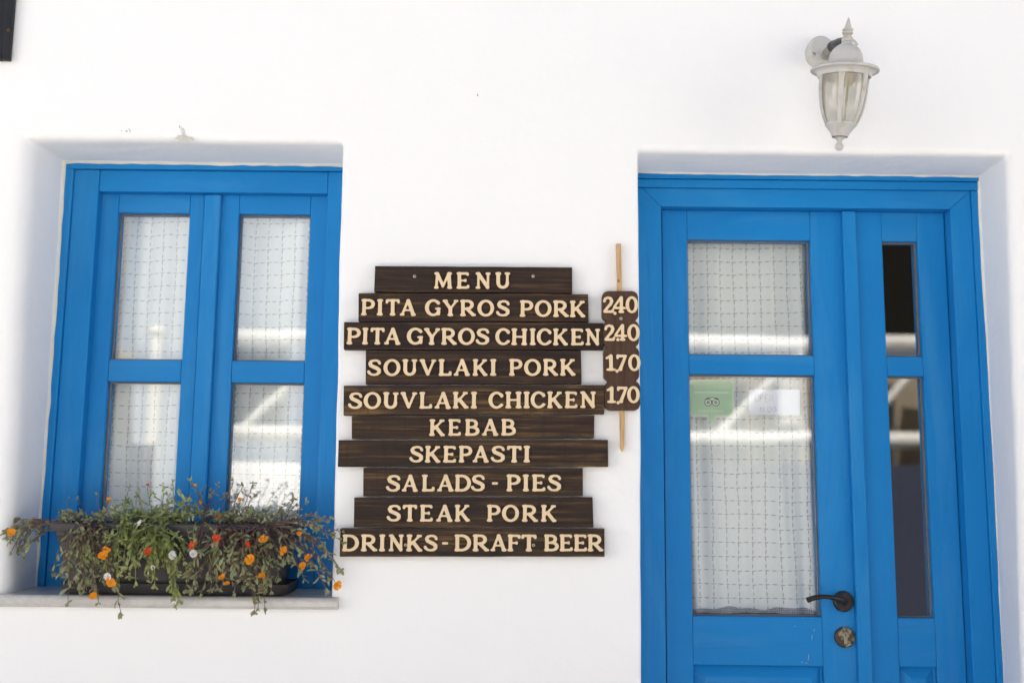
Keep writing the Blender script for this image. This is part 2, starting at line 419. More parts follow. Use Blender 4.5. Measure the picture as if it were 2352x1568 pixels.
f.box(jl1 + gp, jr0, zbot, zb1, YJ + .0005, .27, .003, 1)
f.build("frame", [BLUE_V, BLUE_H], window)
YB = .262
def pane_set(parent, x0, x1, z0, z1, yc, yg):
    """bead strips round a glass pane and the pane itself"""
    w = .0045; m = MB()
    for (a, b_, c, d) in ((x0, x0 + w, z0, z1), (x1 - w, x1, z0, z1), (x0 + w, x1 - w, z1 - w, z1), (x0 + w, x1 - w, z0, z0 + w)):
        m.box(a + 2e-4, b_ - 2e-4, c + 2e-4, d - 2e-4, yg - .006, yg - .0002, .0008)
    m.build("glazing_bead", BEAD, parent)
    m = MB(); m.box(x0 + 3e-4, x1 - 3e-4, z0 + 3e-4, z1 - 3e-4, yg, yg + .004, 0); return m.build("pane", GLASS, parent)
def casement(xa, xb, ga, gb, name="casement"):
    """stile outer edges xa, xb and glass edges ga, gb"""
    z1, zt1, zm1, zm0, zb0, z0 = wz(446, YC), wz(489, YC), wz(826.5, YC), wz(876.5, YC), wz(1195, YC), wz(1290, YC)
    s = MB(); s.box(xa, ga, z0, z1, YC, YB, .0018); s.box(gb, xb, z0, z1, YC, YB, .0018)
    for (a, b_) in ((zt1, z1), (zm0, zm1), (z0, zb0)): s.box(ga + gp, gb - gp, a, b_, YC + .0004, YB, .0018, 1)
    o = s.build(name, [BLUE_V, BLUE_H], window)
    return (ga, gb, zm1, zt1), (ga, gb, zb0, zm0)
p1, p2 = casement(wx(224, YC), wx(466, YC), wx(268.5, YC), wx(433.5, YC))
p3, p4 = casement(wx(500, YC), wx(756, YC), wx(547, YC), wx(711.5, YC))
for p in (p1, p2, p3, p4): pane_set(window, *p, YC, YG)
f = MB(); f.box(wx(465, .199), wx(503.5, .199), zb1 + .002, zh1 - .001, .199, YC + .004, .005, seg=3); f.build("cover_strip", BLUE_V, window)
# marble sill
sx0, sx1 = WF[3][0] - .06, X(775, 1382, -.02)
zs0 = Z(380, 1396.5, -.02)
m = MB(); bm = bmesh.new()
prof = [(.21, zs_top)] + [(-.012 - .012 * math.sin(a), zs_top - .012 + .012 * math.cos(a)) for a in np.linspace(0, math.pi / 2, 6)] + [(-.024, zs0 + .008), (-.020, zs0 + .002), (-.014, zs0), (.21, zs0)]
vs = []; fs = []; k = len(prof)
for x in (sx0, sx1): vs += [(x, y, z) for y, z in prof]
for i in range(k): fs.append((i, (i + 1) % k, k + (i + 1) % k, k + i))
fs += [tuple(range(k))[::-1], tuple(range(k, 2 * k))]
m.add(vs, fs); so = m.build("sill", MARBLE, window)
bm = bmesh.new(); bm.from_mesh(so.data); bmesh.ops.recalc_face_normals(bm, faces=bm.faces)
bm.to_mesh(so.data); bm.free()

# ---- door ---------------------------------------------------------------------------------------
door = empty("door", (0, 0, 0), house)
YL, YGD, YCS = 0.221, 0.243, 0.203
yv2 = 609
def ex(px, Y, py=yv2): return X(px, py, Y)
def ez(py, Y, px=1719): return Z(px, py, Y)
bead_ring(DIl, zmin=.05).build("sealant_bead", SEAL, door)
zt0, zg, zt1, zh = ez(399, .178) + .03, ez(412.5, .178), ez(432, .178), ez(476, YJ)
L0, L1 = DI[0][0] - .08, ex(1520, YJ); Lm = L1 - (zt1 - zh) * .98
R0, R1, R2 = ex(2188, YJ), ex(2237, YJ), DI[2][0] + .10
f = MB(); f.box(L0, R2, zg + gp, zt0, .175, .28, .002, 1); f.box(L0, R2, zt1, zg - gp, .178, .28, .003, 1)
f.prism([(Lm, zt1 - gp), (R1 + .0, zt1 - gp), (R0, zh), (L1, zh)], YJ, .28, .0012, 1)
f.prism([(L0, 0.005), (L1, 0.005), (L1, zh - gp), (Lm - gp, zt1 - gp * 2), (L0, zt1 - gp * 2)], YJ + .0004, .28, .0012)
f.prism([(R0, 0.005), (R1, 0.005), (R1, zt1 - gp * 2), (R0 + gp, zh - gp)], YJ + .0004, .28, .0012)
f.box(R1 + gp, R2, 0.005, zt1 - gp * 2, .179, .28, .002)
f.build("frame", [BLUE_V, BLUE_H], door)
ZB = 0.03
def leaf(name, xa, xb, ga, gb):
    z1, zt1_, zm1, zm0, zb0, zp = ez(484.5, YL), ez(551, YL), ez(815.5, YL), ez(860, YL), ez(1415, YL), ez(1527, YL)
    s = MB(); s.box(xa, ga, ZB, z1, YL, .272, .0015); s.box(gb, xb, ZB, z1, YL, .272, .0015)
    for (a, b_) in ((zt1_, z1), (zm0, zm1), (zp, zb0), (ZB, .2)): s.box(ga + gp, gb - gp, a, b_, YL + .0004, .272, .0015, 1)
    # raised and fielded panel
    A = [(ga + .001, .2), (gb - .001, .2), (gb - .001, zp), (ga + .001, zp)]; e = .028
    rings = [(0, YL + .012), (.004, YL + .016), (e, YL + .003), (e + .002, YL + .002)]
    vs = []
    for d, y in rings: vs += [(A[0][0] + d, y, A[0][1] + d), (A[1][0] - d, y, A[1][1] + d), (A[2][0] - d, y, A[2][1] - d), (A[3][0] + d, y, A[3][1] - d)]
    fs = [(k * 4 + i, k * 4 + (i + 1) % 4, k * 4 + 4 + (i + 1) % 4, k * 4 + 4 + i) for k in range(3) for i in range(4)] + [(12, 13, 14, 15)]
    s.add(vs, fs, 1); s.build(name, [BLUE_V, BLUE_H], door)
    return (ga, gb, zm1, zt1_), (ga, gb, zb0, zm0)
d1, d2 = leaf("door_leaf", ex(1521.5, YL), ex(1936, YL), ex(1579, YL), ex(1863, YL))
d3, d4 = leaf("side_leaf", ex(1968, YL), ex(2173, YL), ex(2028, YL), ex(2110, YL))
for p in (d1, d2, d3, d4): pane_set(door, *p, YL, YGD)
f = MB(); f.box(ex(1939, YCS), ex(1971, YCS), .03, zh - .001, YCS, YL + .004, .005, seg=3); f.build("cover_strip", BLUE_V, door)
GRIME = mat_simple("brown_joint_dirt", (0.075, 0.045, 0.025), 0.9, 0.1, 0, .2, 30, .3, .002)
f = MB(); f.box(ex(2173, YL) + .0003, R0 - .0003, .03, ez(484.5, YL), .2275, .262, 0); f.box(L1 + .0003, ex(1521.5, YL) - .0003, .03, ez(484.5, YL), .2275, .262, 0); f.build("joint_strip", GRIME, door)
# gap filler behind the leaves so that no light leaks in
f = MB(); f.box(L1 - .02, R0 + .03, ez(484.5, YL) + .001, zt1, .29, .30, 0); f.build("light_gap_filler", DARKM, door)
# handle
def disc(mb, c, r, th, mi=0, n=40, dome=0.0):
    M = Matrix.Translation(c) @ Matrix.Rotation(R(90), 4, 'X')
    mb.lathe([(r, 0), (r, th * .6), (r * .94, th * .95), (r * .8, th), (r * .4, th + dome * .8), (0.0001, th + dome)], M, n, mi)
c = at(1936, 1380, YL); hs = MB(); disc(hs, (c.x, YL, c.z), .0272, .009)
pts = [(1941, 1382, .214), (1940, 1381, .190), (1937, 1378.5, .172), (1926, 1374.5, .163), (1908, 1370.5, .158), (1888, 1369.5, .156), (1870, 1372, .157), (1857, 1376.5, .159), (1853.5, 1378, .160)]
P = [at(*q) for q in pts]
fine = []
for i in range(len(P) - 1):
    for t in (0, .25, .5, .75):
        p0, p1_, p2_, p3_ = P[max(i - 1, 0)], P[i], P[i + 1], P[min(i + 2, len(P) - 1)]
        fine.append(0.5 * ((2 * p1_) + (p2_ - p0) * t + (2 * p0 - 5 * p1_ + 4 * p2_ - p3_) * t * t + (3 * p1_ - p0 - 3 * p2_ + p3_) * t ** 3))
fine.append(P[-1])
hs.tube(fine, [.0085 if i < 8 else .0058 + .0016 * max(0, (i - 18) / 14) for i in range(len(fine))], 14, 0, True, 1.05)
ho = hs.build("handle", IRON, door)
c = at(1939.5, 1462, YL); ls = MB(); disc(ls, (c.x, YL, c.z), .0272, .008, 0)
ls.build("lock_plate", WORN, door)
ls = MB()
pl = [(c.x + .0075 * math.cos(a), c.z + .007 + .0075 * math.sin(a)) for a in np.linspace(-.9, math.pi + .9, 18)] + [(c.x - .0042, c.z - .015), (c.x, c.z - .017), (c.x + .0042, c.z - .015)]
ls.prism(pl, YL - .0105, YL - .004, .0006); ls.prism([(c.x - .0008, c.z + .002), (c.x + .0010, c.z + .003), (c.x + .0014, c.z + .013), (c.x - .0004, c.z + .012)], YL - .0109, YL - .006, 0, 1)
ls.build("lock_cylinder", [LOCKM, DARKM], door)

# chipped plaster and marks on the wall
CHIP = mat_simple("bare_plaster", (0.60, 0.58, 0.53), 0.95, 0.1, 0, 0.1, 60, 0.6, 0.006)
MARK = mat_simple("grey_scuff", (0.33, 0.33, 0.36), 0.9, 0.1)
OCHRE = mat_simple("ochre_speck", (0.45, 0.33, 0.12), 0.9, 0.1)
def blob(mb, c, rx, rz, y, seed, n=22, mi=0, rot=0.0):
    rr = random.Random(seed); vs = [(c.x, y - .0012, c.z)]
    for i in range(n):
        a = 2 * math.pi * i / n; k = rr.uniform(.62, 1.12)
        px_, pz_ = rx * k * math.cos(a), rz * k * math.sin(a)
        vs.append((c.x + px_ * math.cos(rot) - pz_ * math.sin(rot), y, c.z + px_ * math.sin(rot) + pz_ * math.cos(rot)))
    mb.add(vs, [(0, 1 + (i + 1) % n, 1 + i) for i in range(n)], mi, True)
m = MB()
blob(m, at(424, 319), .031, .0095, -.0012, 4); blob(m, at(421, 303), .006, .014, -.0012, 8, mi=1, rot=.3)
m.build("plaster_chip", [CHIP, mat_simple("loose_limewash", (0.74, 0.74, 0.72), 0.95, 0.1, 0, .08, 90, .8, .006)], house)
for (px, py, rx, rz, ro) in ((279, 300, .002, .001, 0), (291, 302, .003, .0018, .3), (298, 299, .0055, .001, -.9), (300, 304, .003, .0008, -.9), (413, 292, .0012, .005, .4)): m = MB(); blob(m, at(px, py), rx, rz, -.001, int(px), 10, 0, ro); m.build("scuff_mark", MARK, house)
m = MB(); blob(m, at(1097, 219), .002, .0042, -.001, 3, 12); m.build("ochre_speck", OCHRE, house)

SCR = mat_simple("pale_paint_scratch", (0.30, 0.45, 0.60), 0.7, 0.2)
for (px, py, rx, rz, ro) in ((1857, 1508, .0012, .0105, -.15), (1852, 1521, .0011, .004, -.5), (1870, 1446, .0010, .004, -.35), (1865, 1462, .0008, .009, -.15), (1842, 1520, .004, .0009, .3), (1826, 1437, .003, .0008, .4)):
    m = MB(); blob(m, at(px, py, YL), rx, rz, YL - .0004, px + py, 12, 0, ro); m.build("paint_scratch", SCR, door)

# ------------------------------------------------------------------ lettering cut from pale wood
def cap(P_, a, b, ra, rb=None):
    rb = ra if rb is None else rb
    a = np.array(a); b = np.array(b); d = b - a; L = max((d * d).sum(), 1e-9)
    t = np.clip(((P_ - a) @ d) / L, 0, 1)
    q = P_ - (a + t[..., None] * d); return np.sqrt((q * q).sum(-1)) - (ra + (rb - ra) * t)
def su(a, b, k=0.045):
    h = np.clip(0.5 + 0.5 * (b - a) / k, 0, 1); return b * (1 - h) + a * h - k * h * (1 - h)
def ell(P_, c, rx, rz):
    q = (P_ - np.array(c)) / np.array((rx, rz)); return (np.sqrt((q * q).sum(-1)) - 1) * min(rx, rz)
class G:
    def __init__(s, P_): s.P = P_; s.d = np.full(P_.shape[:-1], 9.0)
    def c(s, a, b, ra, rb=None, k=0.045): s.d = su(s.d, cap(s.P, a, b, ra, rb), k); return s
    def path(s, pts, rads):
        d = np.full(s.P.shape[:-1], 9.0)
        for i in range(len(pts) - 1): d = np.minimum(d, cap(s.P, pts[i], pts[i + 1], rads[i], rads[i + 1]))
        s.d = su(s.d, d); return s
    def serif(s, x, z, w=.1, r=.072): return s.c((x - w, z), (x + w, z), r)
    def stem(s, x, r=.108, top=True, bot=True):
        s.c((x, .1), (x, .9), r)
        if top: s.serif(x, .928)
        if bot: s.serif(x, .072)
        return s
    def bowl(s, c, rx, rz, a0, a1, r0, r1):
        an = np.linspace(a0, a1, 22)
        return s.path([(c[0] + rx * math.cos(a), c[1] + rz * math.sin(a)) for a in an], [r0 + (r1 - r0) * abs(math.cos(a)) for a in an])
H_ = math.pi / 2
WIDTH = dict(M=1.10, E=.78, N=.92, U=.90, P=.82, I=.37, T=.86, A=.97, G=.95, Y=.96, R=.96, O=1.0, S=.82, C=.90, H=.96, K=.94, V=.99, L=.78, B=.87, D=.97, F=.80)
def glyph(ch, P_):
    g = G(P_)
    if ch == 'I': g.stem(.185)
    elif ch == 'E':
        g.stem(.17, top=False, bot=False).c((.08, .928), (.60, .928), .072).c((.08, .072), (.62, .072), .072).c((.17, .5), (.5, .5), .058)
        g.c((.66, .86), (.66, .9), .078).c((.53, .47), (.53, .53), .07).c((.69, .1), (.69, .16), .08)
    elif ch == 'F':
        g.stem(.17, top=False).c((.08, .928), (.62, .928), .072).c((.17, .5), (.5, .5), .058).c((.69, .84), (.69, .9), .085).c((.54, .47), (.54, .53), .07)
    elif ch == 'L': g.stem(.17, bot=False).c((.08, .072), (.6, .072), .072).c((.68, .1), (.68, .2), .085)
    elif ch == 'H': g.stem(.18).stem(.78).c((.18, .5), (.78, .5), .06)
    elif ch == 'M':
        g.c((.19, .9), (.14, .1), .078).c((.89, .9), (.95, .1), .11).c((.2, .9), (.53, .2), .105, .09).c((.53, .14), (.88, .9), .07, .075)
        g.serif(.14, .072, .07).serif(.95, .072, .085).serif(.14, .928, .06).serif(.95, .928, .06)
    elif ch == 'N':
        g.c((.17, .9), (.17, .1), .075).c((.76, .9), (.76, .12), .075).c((.18, .9), (.75, .1), .11)
        g.serif(.15, .072, .085, .07).serif(.12, .928, .06).serif(.76, .928, .085)
    elif ch == 'U':
        g.c((.19, .9), (.19, .38), .108).c((.72, .9), (.72, .38), .078).bowl((.455, .36), .265, .275, math.pi, 2 * math.pi, .082, .1)
        g.serif(.19, .928).serif(.72, .928, .09)
    elif ch in 'PR':
        g.stem(.17).c((.17, .928), (.42, .928), .07).bowl((.42, .695), .295, .235, H_, -H_, .065, .105).c((.42, .455), (.17, .455), .062)
        if ch == 'R': g.c((.42, .44), (.76, .1), .1).c((.76, .072), (.88, .072), .07)
    elif ch == 'B':
        g.stem(.17, top=False, bot=False).c((.08, .93), (.4, .93), .068).bowl((.4, .725), .26, .205, H_, -H_, .06, .1).c((.17, .51), (.42, .51), .06)
        g.bowl((.42, .29), .34, .22, H_, -H_, .06, .105).c((.08, .072), (.42, .072), .07)
    elif ch == 'D':
        g.stem(.17, top=False, bot=False).c((.08, .93), (.4, .93), .068).c((.08, .072), (.4, .072), .07).bowl((.4, .5), .455, .43, H_, -H_, .068, .11)
    elif ch in 'OCG0':
        rx = .5 if ch == 'O' else (.36 if ch == '0' else .49)
        d = np.maximum(ell(P_, (rx, .5), rx, .515), -ell(P_, (rx + (.01 if ch != '0' else 0), .5), rx - (.225 if ch != '0' else .20), .365))
        if ch in 'CG':
            q = P_ - np.array((.62, .5)); lim = .24 if ch == 'C' else .25
            wedge = np.maximum(-q[..., 0], np.abs(q[..., 1]) - lim); d = np.maximum(d, -wedge)
        g.d = d
        if ch == 'C': g.c((.80, .74), (.79, .82), .085).c((.83, .2), (.79, .25), .06)
        if ch == 'G': g.c((.80, .76), (.78, .83), .08).c((.81, .12), (.81, .42), .095).c((.66, .44), (.88, .44), .06)
    elif ch == 'S':
        g.path([(.70, .76), (.66, .86), (.54, .925), (.38, .93), (.22, .87), (.16, .74), (.22, .62), (.38, .54), (.55, .46), (.67, .36), (.68, .22), (.57, .10), (.40, .065), (.24, .09), (.13, .17), (.09, .25)],
               [.082, .075, .068, .068, .085, .1, .108, .11, .11, .108, .098, .08, .066, .068, .08, .086])
    elif ch == 'T': g.stem(.43, top=False).c((.1, .928), (.76, .928), .072).c((.085, .82), (.1, .9), .08).c((.775, .82), (.76, .9), .08)
    elif ch == 'A':
        g.c((.46, .9), (.15, .1), .072).c((.5, .9), (.80, .1), .112).c((.28, .34), (.7, .34), .052).c((.47, .93), (.5, .93), .08)
        g.serif(.14, .072, .075, .07).serif(.82, .072, .08)
    elif ch == 'V':
        g.c((.17, .9), (.5, .12), .112, .095).c((.83, .9), (.52, .12), .07).serif(.16, .928, .09).serif(.84, .928, .08, .07)
    elif ch == 'Y':
        g.c((.16, .9), (.48, .45), .1).c((.82, .9), (.48, .45), .068).c((.48, .45), (.48, .1), .108).serif(.48, .072).serif(.16, .928, .09).serif(.82, .928, .075, .07)
    elif ch == 'K':
        g.stem(.17).c((.73, .9), (.3, .44), .066).c((.4, .54), (.76, .1), .106).serif(.75, .928, .085).serif(.82, .072, .06)
    elif ch == '-': g.c((.08, .075), (.36, .075), .075)
    elif ch == '1': g.c((.34, .1), (.34, .9), .108).c((.32, .9), (.1, .78), .075).serif(.34, .072, .2)
    elif ch == '7': g.c((.1, .91), (.62, .91), .082).c((.09, .8), (.1, .9), .085).c((.6, .88), (.27, .1), .085, .11).c((.22, .072), (.34, .072), .07)
    elif ch == '2':
        g.path([(.11, .72), (.16, .86), (.33, .93), (.5, .87), (.56, .72), (.49, .54), (.3, .33), (.13, .12)], [.09, .08, .072, .09, .105, .095, .08, .075])
        g.c((.12, .08), (.58, .08), .08).c((.62, .1), (.63, .2), .072)
    elif ch == '4': g.c((.5, .92), (.09, .34), .072).c((.1, .3), (.78, .3), .068).c((.55, .92), (.55, .1), .1).serif(.55, .072, .11)
    elif ch == '.': g.c((.1, .1), (.1, .1), .1)
    return g.d
def contours(d, x0, z0, h):
    nz, nx = d.shape; seg = {}
    def ip(a, b):
        (i, j), (k, l) = a, b; t = d[i, j] / (d[i, j] - d[k, l]); return (x0 + h * (j + t * (l - j)), z0 + h * (i + t * (k - i)))
    nxt = {}; pos = {}
    for i in range(nz - 1):
        for j in range(nx - 1):
            c = [(i, j), (i, j + 1), (i + 1, j + 1), (i + 1, j)]; s = [d[q] < 0 for q in c]
            if all(s) or not any(s): continue
            cr = []
            for k in range(4):
                a, b_ = c[k], c[(k + 1) % 4]
                if s[k] != s[(k + 1) % 4]:
                    key = (min(a, b_), max(a, b_)); pos[key] = ip(*key); cr.append((key, s[k]))
            outs = [q for q, v in cr if v]; ins = [q for q, v in cr if not v]
            for a, b_ in zip(outs, ins): nxt[a] = b_
    loops = []
    while nxt:
        st = next(iter(nxt)); lp = []; cur = st
        while cur in nxt: lp.append(pos[cur]); cur = nxt.pop(cur)
        if len(lp) > 6: loops.append(lp)
    return loops
_gl = {}
def glyph_mesh(ch):
    if ch in _gl: return _gl[ch]
    h = 0.022; xs = np.arange(-.12, 1.3, h); zs = np.arange(-.12, 1.15, h)
    P_ = np.stack(np.meshgrid(xs, zs), -1); d = glyph(ch, P_) - (.002 if ch in "ICG0O" else .003)
    cu = bpy.data.curves.new("outline", 'CURVE'); cu.dimensions = '2D'; cu.fill_mode = 'BOTH'; cu.extrude = .045; cu.bevel_depth = 0.010; cu.bevel_resolution = 1; cu.offset = -0.010
    allx = []
    for lp in contours(d, xs[0], zs[0], h):
        sp = cu.splines.new('POLY'); sp.points.add(len(lp) - 1); sp.use_cyclic_u = True
        for q, p in zip(sp.points, lp): q.co = (p[0], p[1], 0, 1); allx.append(p[0])
    o = bpy.data.objects.new("outline", cu); COL.objects.link(o)
    dg = bpy.context.evaluated_depsgraph_get(); me = bpy.data.meshes.new_from_object(o.evaluated_get(dg))
    bpy.data.objects.remove(o); bpy.data.curves.remove(cu)
    x0, x1 = min(allx), max(allx)
    for v in me.vertices: v.co = Vector(((v.co.x - x0) / (x1 - x0), -v.co.z, v.co.y))   # unit width, stands up, front towards -y
    me.materials.clear(); me.materials.append(PALE); me.materials.append(BURNT)
    me.update()
    for p in me.polygons: p.material_index = 0 if abs(p.normal.y) > .85 else 1
    me.name = "letter"; _gl[ch] = me; return me

# ---- menu sign ---------------------------------------------------------------------------------
def z3(x, y): return (752.6 + x * .32, 545.7 + y * .32)
def z4(x, y): return (752.6 + x * .32, 846.7 + y * .32)
YF = -.024
sign = tag(empty("menu_sign", (0, 0, 0)), "menu sign of ten dark wooden planks with pale cut-out lettering", "menu sign")
rows = [
 (z3, [(340, 202), (1755, 212), (1755, 399), (333, 389)], "M763-895 E925-1018 N1060-1168 U1203-1310", (367, 368), 118),
 (z3, [(222, 396), (1870, 404), (1873, 604), (220, 601)], "P240-338 I353-397 T415-518 A518-634 G698-812 Y823-938 R950-1065 O1075-1195 S1208-1306 P1378-1475 O1487-1607 R1618-1732 K1738-1850", (558, 571), 117),
 (z3, [(117, 604), (1980, 610), (1980, 804), (115, 804)], "P135-235 I247-290 T305-408 A405-523 G568-685 Y688-805 R815-928 O935-1057 S1062-1160 C1203-1310 H1317-1432 I1450-1493 C1500-1608 K1617-1725 E1745-1838 N1850-1955", (765, 773), 119),
 (z3, [(273, 809), (1818, 808), (1823, 1049), (272, 1051)], "S283-383 O400-522 U535-642 V657-778 L795-890 A905-1022 K1040-1148 I1165-1210 P1302-1398 O1408-1530 R1545-1655 K1668-1780", (992, 989), 119),
 (z3, [(115, 1059), (1988, 1055), (1985, 1266), (113, 1275)], "S145-247 O257-382 U395-507 V520-640 L657-750 A767-885 K898-1012 I1027-1072 C1153-1262 H1275-1392 I1405-1450 C1457-1565 K1575-1685 E1702-1793 N1812-1925", (1228, 1221), 119),
 (z3, [(172, 1278), (1915, 1271), (1913, 1439), (172, 1445)], "K728-842 E865-957 B985-1090 A1107-1225 B1245-1352", (1421, 1418), 119),
 (z4, [(78, 510), (2012, 506), (2014, 704), (72, 704)], "S585-685 K697-810 E828-922 P940-1037 A1040-1157 S1170-1272 T1285-1392 I1405-1452", (671, 670), 119),
 (z4, [(256, 708), (1832, 709), (1832, 914), (254, 914)], "S417-520 A532-648 L675-768 A785-905 D912-1028 S1028-1128 -1178-1222 P1283-1385 I1400-1445 E1467-1563 S1575-1675", (879, 877), 120),
 (z4, [(190, 920), (1902, 918), (1908, 1139), (187, 1138)], "S423-525 T537-642 E662-755 A778-897 K912-1022 P1142-1240 O1250-1373 R1393-1510 K1530-1642", (1094, 1095), 120),
 (z4, [(90, 1141), (1987, 1144), (1988, 1348), (86, 1348)], "D103-223 R238-358 I368-413 N437-545 K563-680 S688-788 -820-865 D910-1030 R1040-1160 A1168-1285 F1290-1385 T1388-1500 B1553-1660 E1665-1760 E1767-1862 R1865-1980", (1307, 1307), 120)]
def letter(name, ch, x0, x1, zb, hh, parent, yf, th=.005, lab=None):
    o = bpy.data.objects.new(name, glyph_mesh(ch)); COL.objects.link(o); o.parent = parent
    k = th / .11
    o.scale = (x1 - x0, k, hh); o.location = (x0, yf - th * .5 - .0002, zb)
    o.rotation_euler = (0, R(rnd.uniform(-.8, .8)), 0)
    if lab: o["label"] = lab
    return o
for ri, (zf, quad, txt, (bl, br), hh) in enumerate(rows):
    q = [at(*zf(*c), YF) for c in quad]
    m = MB(); pr = random.Random(ri); n = 14; top = []; bot = []
    for i in range(n + 1):
        t = i / n
        top.append((q[0].x + (q[1].x - q[0].x) * t, q[0].z + (q[1].z - q[0].z) * t - .0006 + pr.uniform(-.0005, .0003)))
        bot.append((q[3].x + (q[2].x - q[3].x) * t, q[3].z + (q[2].z - q[3].z) * t + .0004 + pr.uniform(-.0003, .0005)))
    m.prism(bot + top[::-1], YF + pr.uniform(-.001, .0012), -.0015, .0011)
    pk = m.build("plank", PLANK, sign)
    off = Vector((q[0].x, 0, q[0].z))
    toks = []
    for w in txt.split():
        ch = w[0]; a, b_ = w[1:].split('-'); toks.append((ch, float(a), float(b_)))
    l0, l1 = toks[0][1], toks[-1][2]
    for ch, a, b_ in toks:
        base = bl + (br - bl) * (a - l0) / (l1 - l0)
        A, B = at(*zf(a, base), YF - .004), at(*zf(b_, base), YF - .004)
        hgt = (at(*zf(a, base - hh), YF - .004).z - A.z)
        if ch == '-': A.z += hgt * .40
        letter("letter", ch, A.x, B.x, A.z, hgt, pk, YF - .0008, lab="pale wooden letter " + ch if ch != '-' else "pale wooden dash")
def screw(parent, p, yf, r=.0042):
    m = MB(); M = Matrix.Translation((p.x, yf, p.z)) @ Matrix.Rotation(R(90), 4, 'X')
    m.lathe([(r, -.0005), (r, .0012), (r * .8, .0022), (r * .35, .0024)], M, 16); m.lathe([(r * .36, .0024), (r * .3, .0008), (0.00005, .0008)], M, 8, 1)
    return m.build("screw", [SCREW, DARKM], parent)
for zf, c, dy in ((z3, (624, 278), 0), (z3, (1475, 277), 0), (z4, (560, 1262), 0), (z4, (1477, 1264), 0)): screw(sign, at(*zf(*c), YF), YF - .0012)

# ---- price board -------------------------------------------------------------------------------
price = tag(empty("price_board", (0, 0, 0)), "brown scalloped price board shaped like meat cubes on a skewer", "price board")
YP = -.026
def rl(x0, x1, y0, y1, r, tl, tr, br_, bl_): pass
outl = []
def arc(cx, cy, r, a0, a1, n=6):
    for t in np.linspace(a0, a1, n): outl.append((cx + r * math.cos(t), cy + r * math.sin(t)))
# clockwise in zoom pixels (y down) from the top left corner
pi = math.pi
arc(2012, 425, 42, pi, 1.5 * pi); arc(2186, 425, 42, 1.5 * pi, 2 * pi); arc(2200, 560, 30, 0, .38 * pi); outl.append((2192, 594)); arc(2200, 632, 34, -.42 * pi, 0)
arc(2204, 748, 30, 0, .38 * pi); outl.append((2196, 781)); arc(2202, 820, 34, -.42 * pi, 0); arc(2206, 992, 30, 0, .38 * pi); outl.append((2198, 1028)); arc(2206, 1068, 36, -.42 * pi, 0)
arc(2201, 1196, 42, 0, .5 * pi); arc(2032, 1196, 42, .5 * pi, pi); arc(2024, 1068, 34, pi, 1.42 * pi); outl.append((2026, 1028)); arc(2012, 992, 30, .62 * pi, pi); arc(2014, 822, 34, pi, 1.42 * pi); outl.append((2020, 781))
arc(2010, 748, 30, .62 * pi, pi); arc(2014, 632, 34, pi, 1.42 * pi); outl.append((2014, 594)); arc(2002, 560, 32, .62 * pi, pi)
m = MB(); m.prism([xz(at(*z3(*p), YP)) for p in outl], YP, -.004, .0022, seg=3); bd = m.build("board", BROWN, price)
m = MB()
ya, yb = -.018, -.007
for seq in ([(2070, 42), (2106, 42), (2113, 400), (2133, 1225), (2129, 1500), (2120, 1533), (2110, 1535), (2100, 1505), (2097, 1225), (2079, 400)],):
    m.prism([xz(at(*z3(*p), ya)) for p in seq], ya, yb, .0016)
so_ = m.build("skewer_stick", STICK, price)
m = MB(); blob(m, at(*z3(2088, 312), ya), .0022, .0042, ya - .0006, 5, 10, 0, .2); m.build("knot", BURNT, price)
for (dig, bl_, hh) in (([('2', 1975, 2056), ('4', 2046, 2141), ('0', 2138, 2228)], 540, 118), ([('2', 1985, 2064), ('4', 2056, 2150), ('0', 2150, 2240)], 740, 118), ([('1', 1995, 2068), ('7', 2070, 2147), ('0', 2156, 2246)], 955, 117), ([('1', 2001, 2070), ('7', 2075, 2152), ('0', 2149, 2241)], 1185, 118)):
    for k, (ch, a, b_) in enumerate(dig):
        A, B = at(*z3(a, bl_), YP - .004), at(*z3(b_, bl_), YP - .004); hg = at(*z3(a, bl_ - hh), YP - .004).z - A.z
        letter("digit", ch, A.x, B.x, A.z, hg, bd, YP - .0003 - .0011 * (k % 2), lab="pale wooden digit " + ch)
for (x, y) in ((2060, 547), (2081, 735), (2075, 960), (2083, 1186)):
    A = at(*z3(x - 12, y + 11), YP); B = at(*z3(x + 12, y + 11), YP); letter("decimal_point", '.', A.x, B.x, A.z, (B.x - A.x) / .2, bd, YP - .0032)
screw(price, at(*z3(2105, 580), YP), YP - .0004)

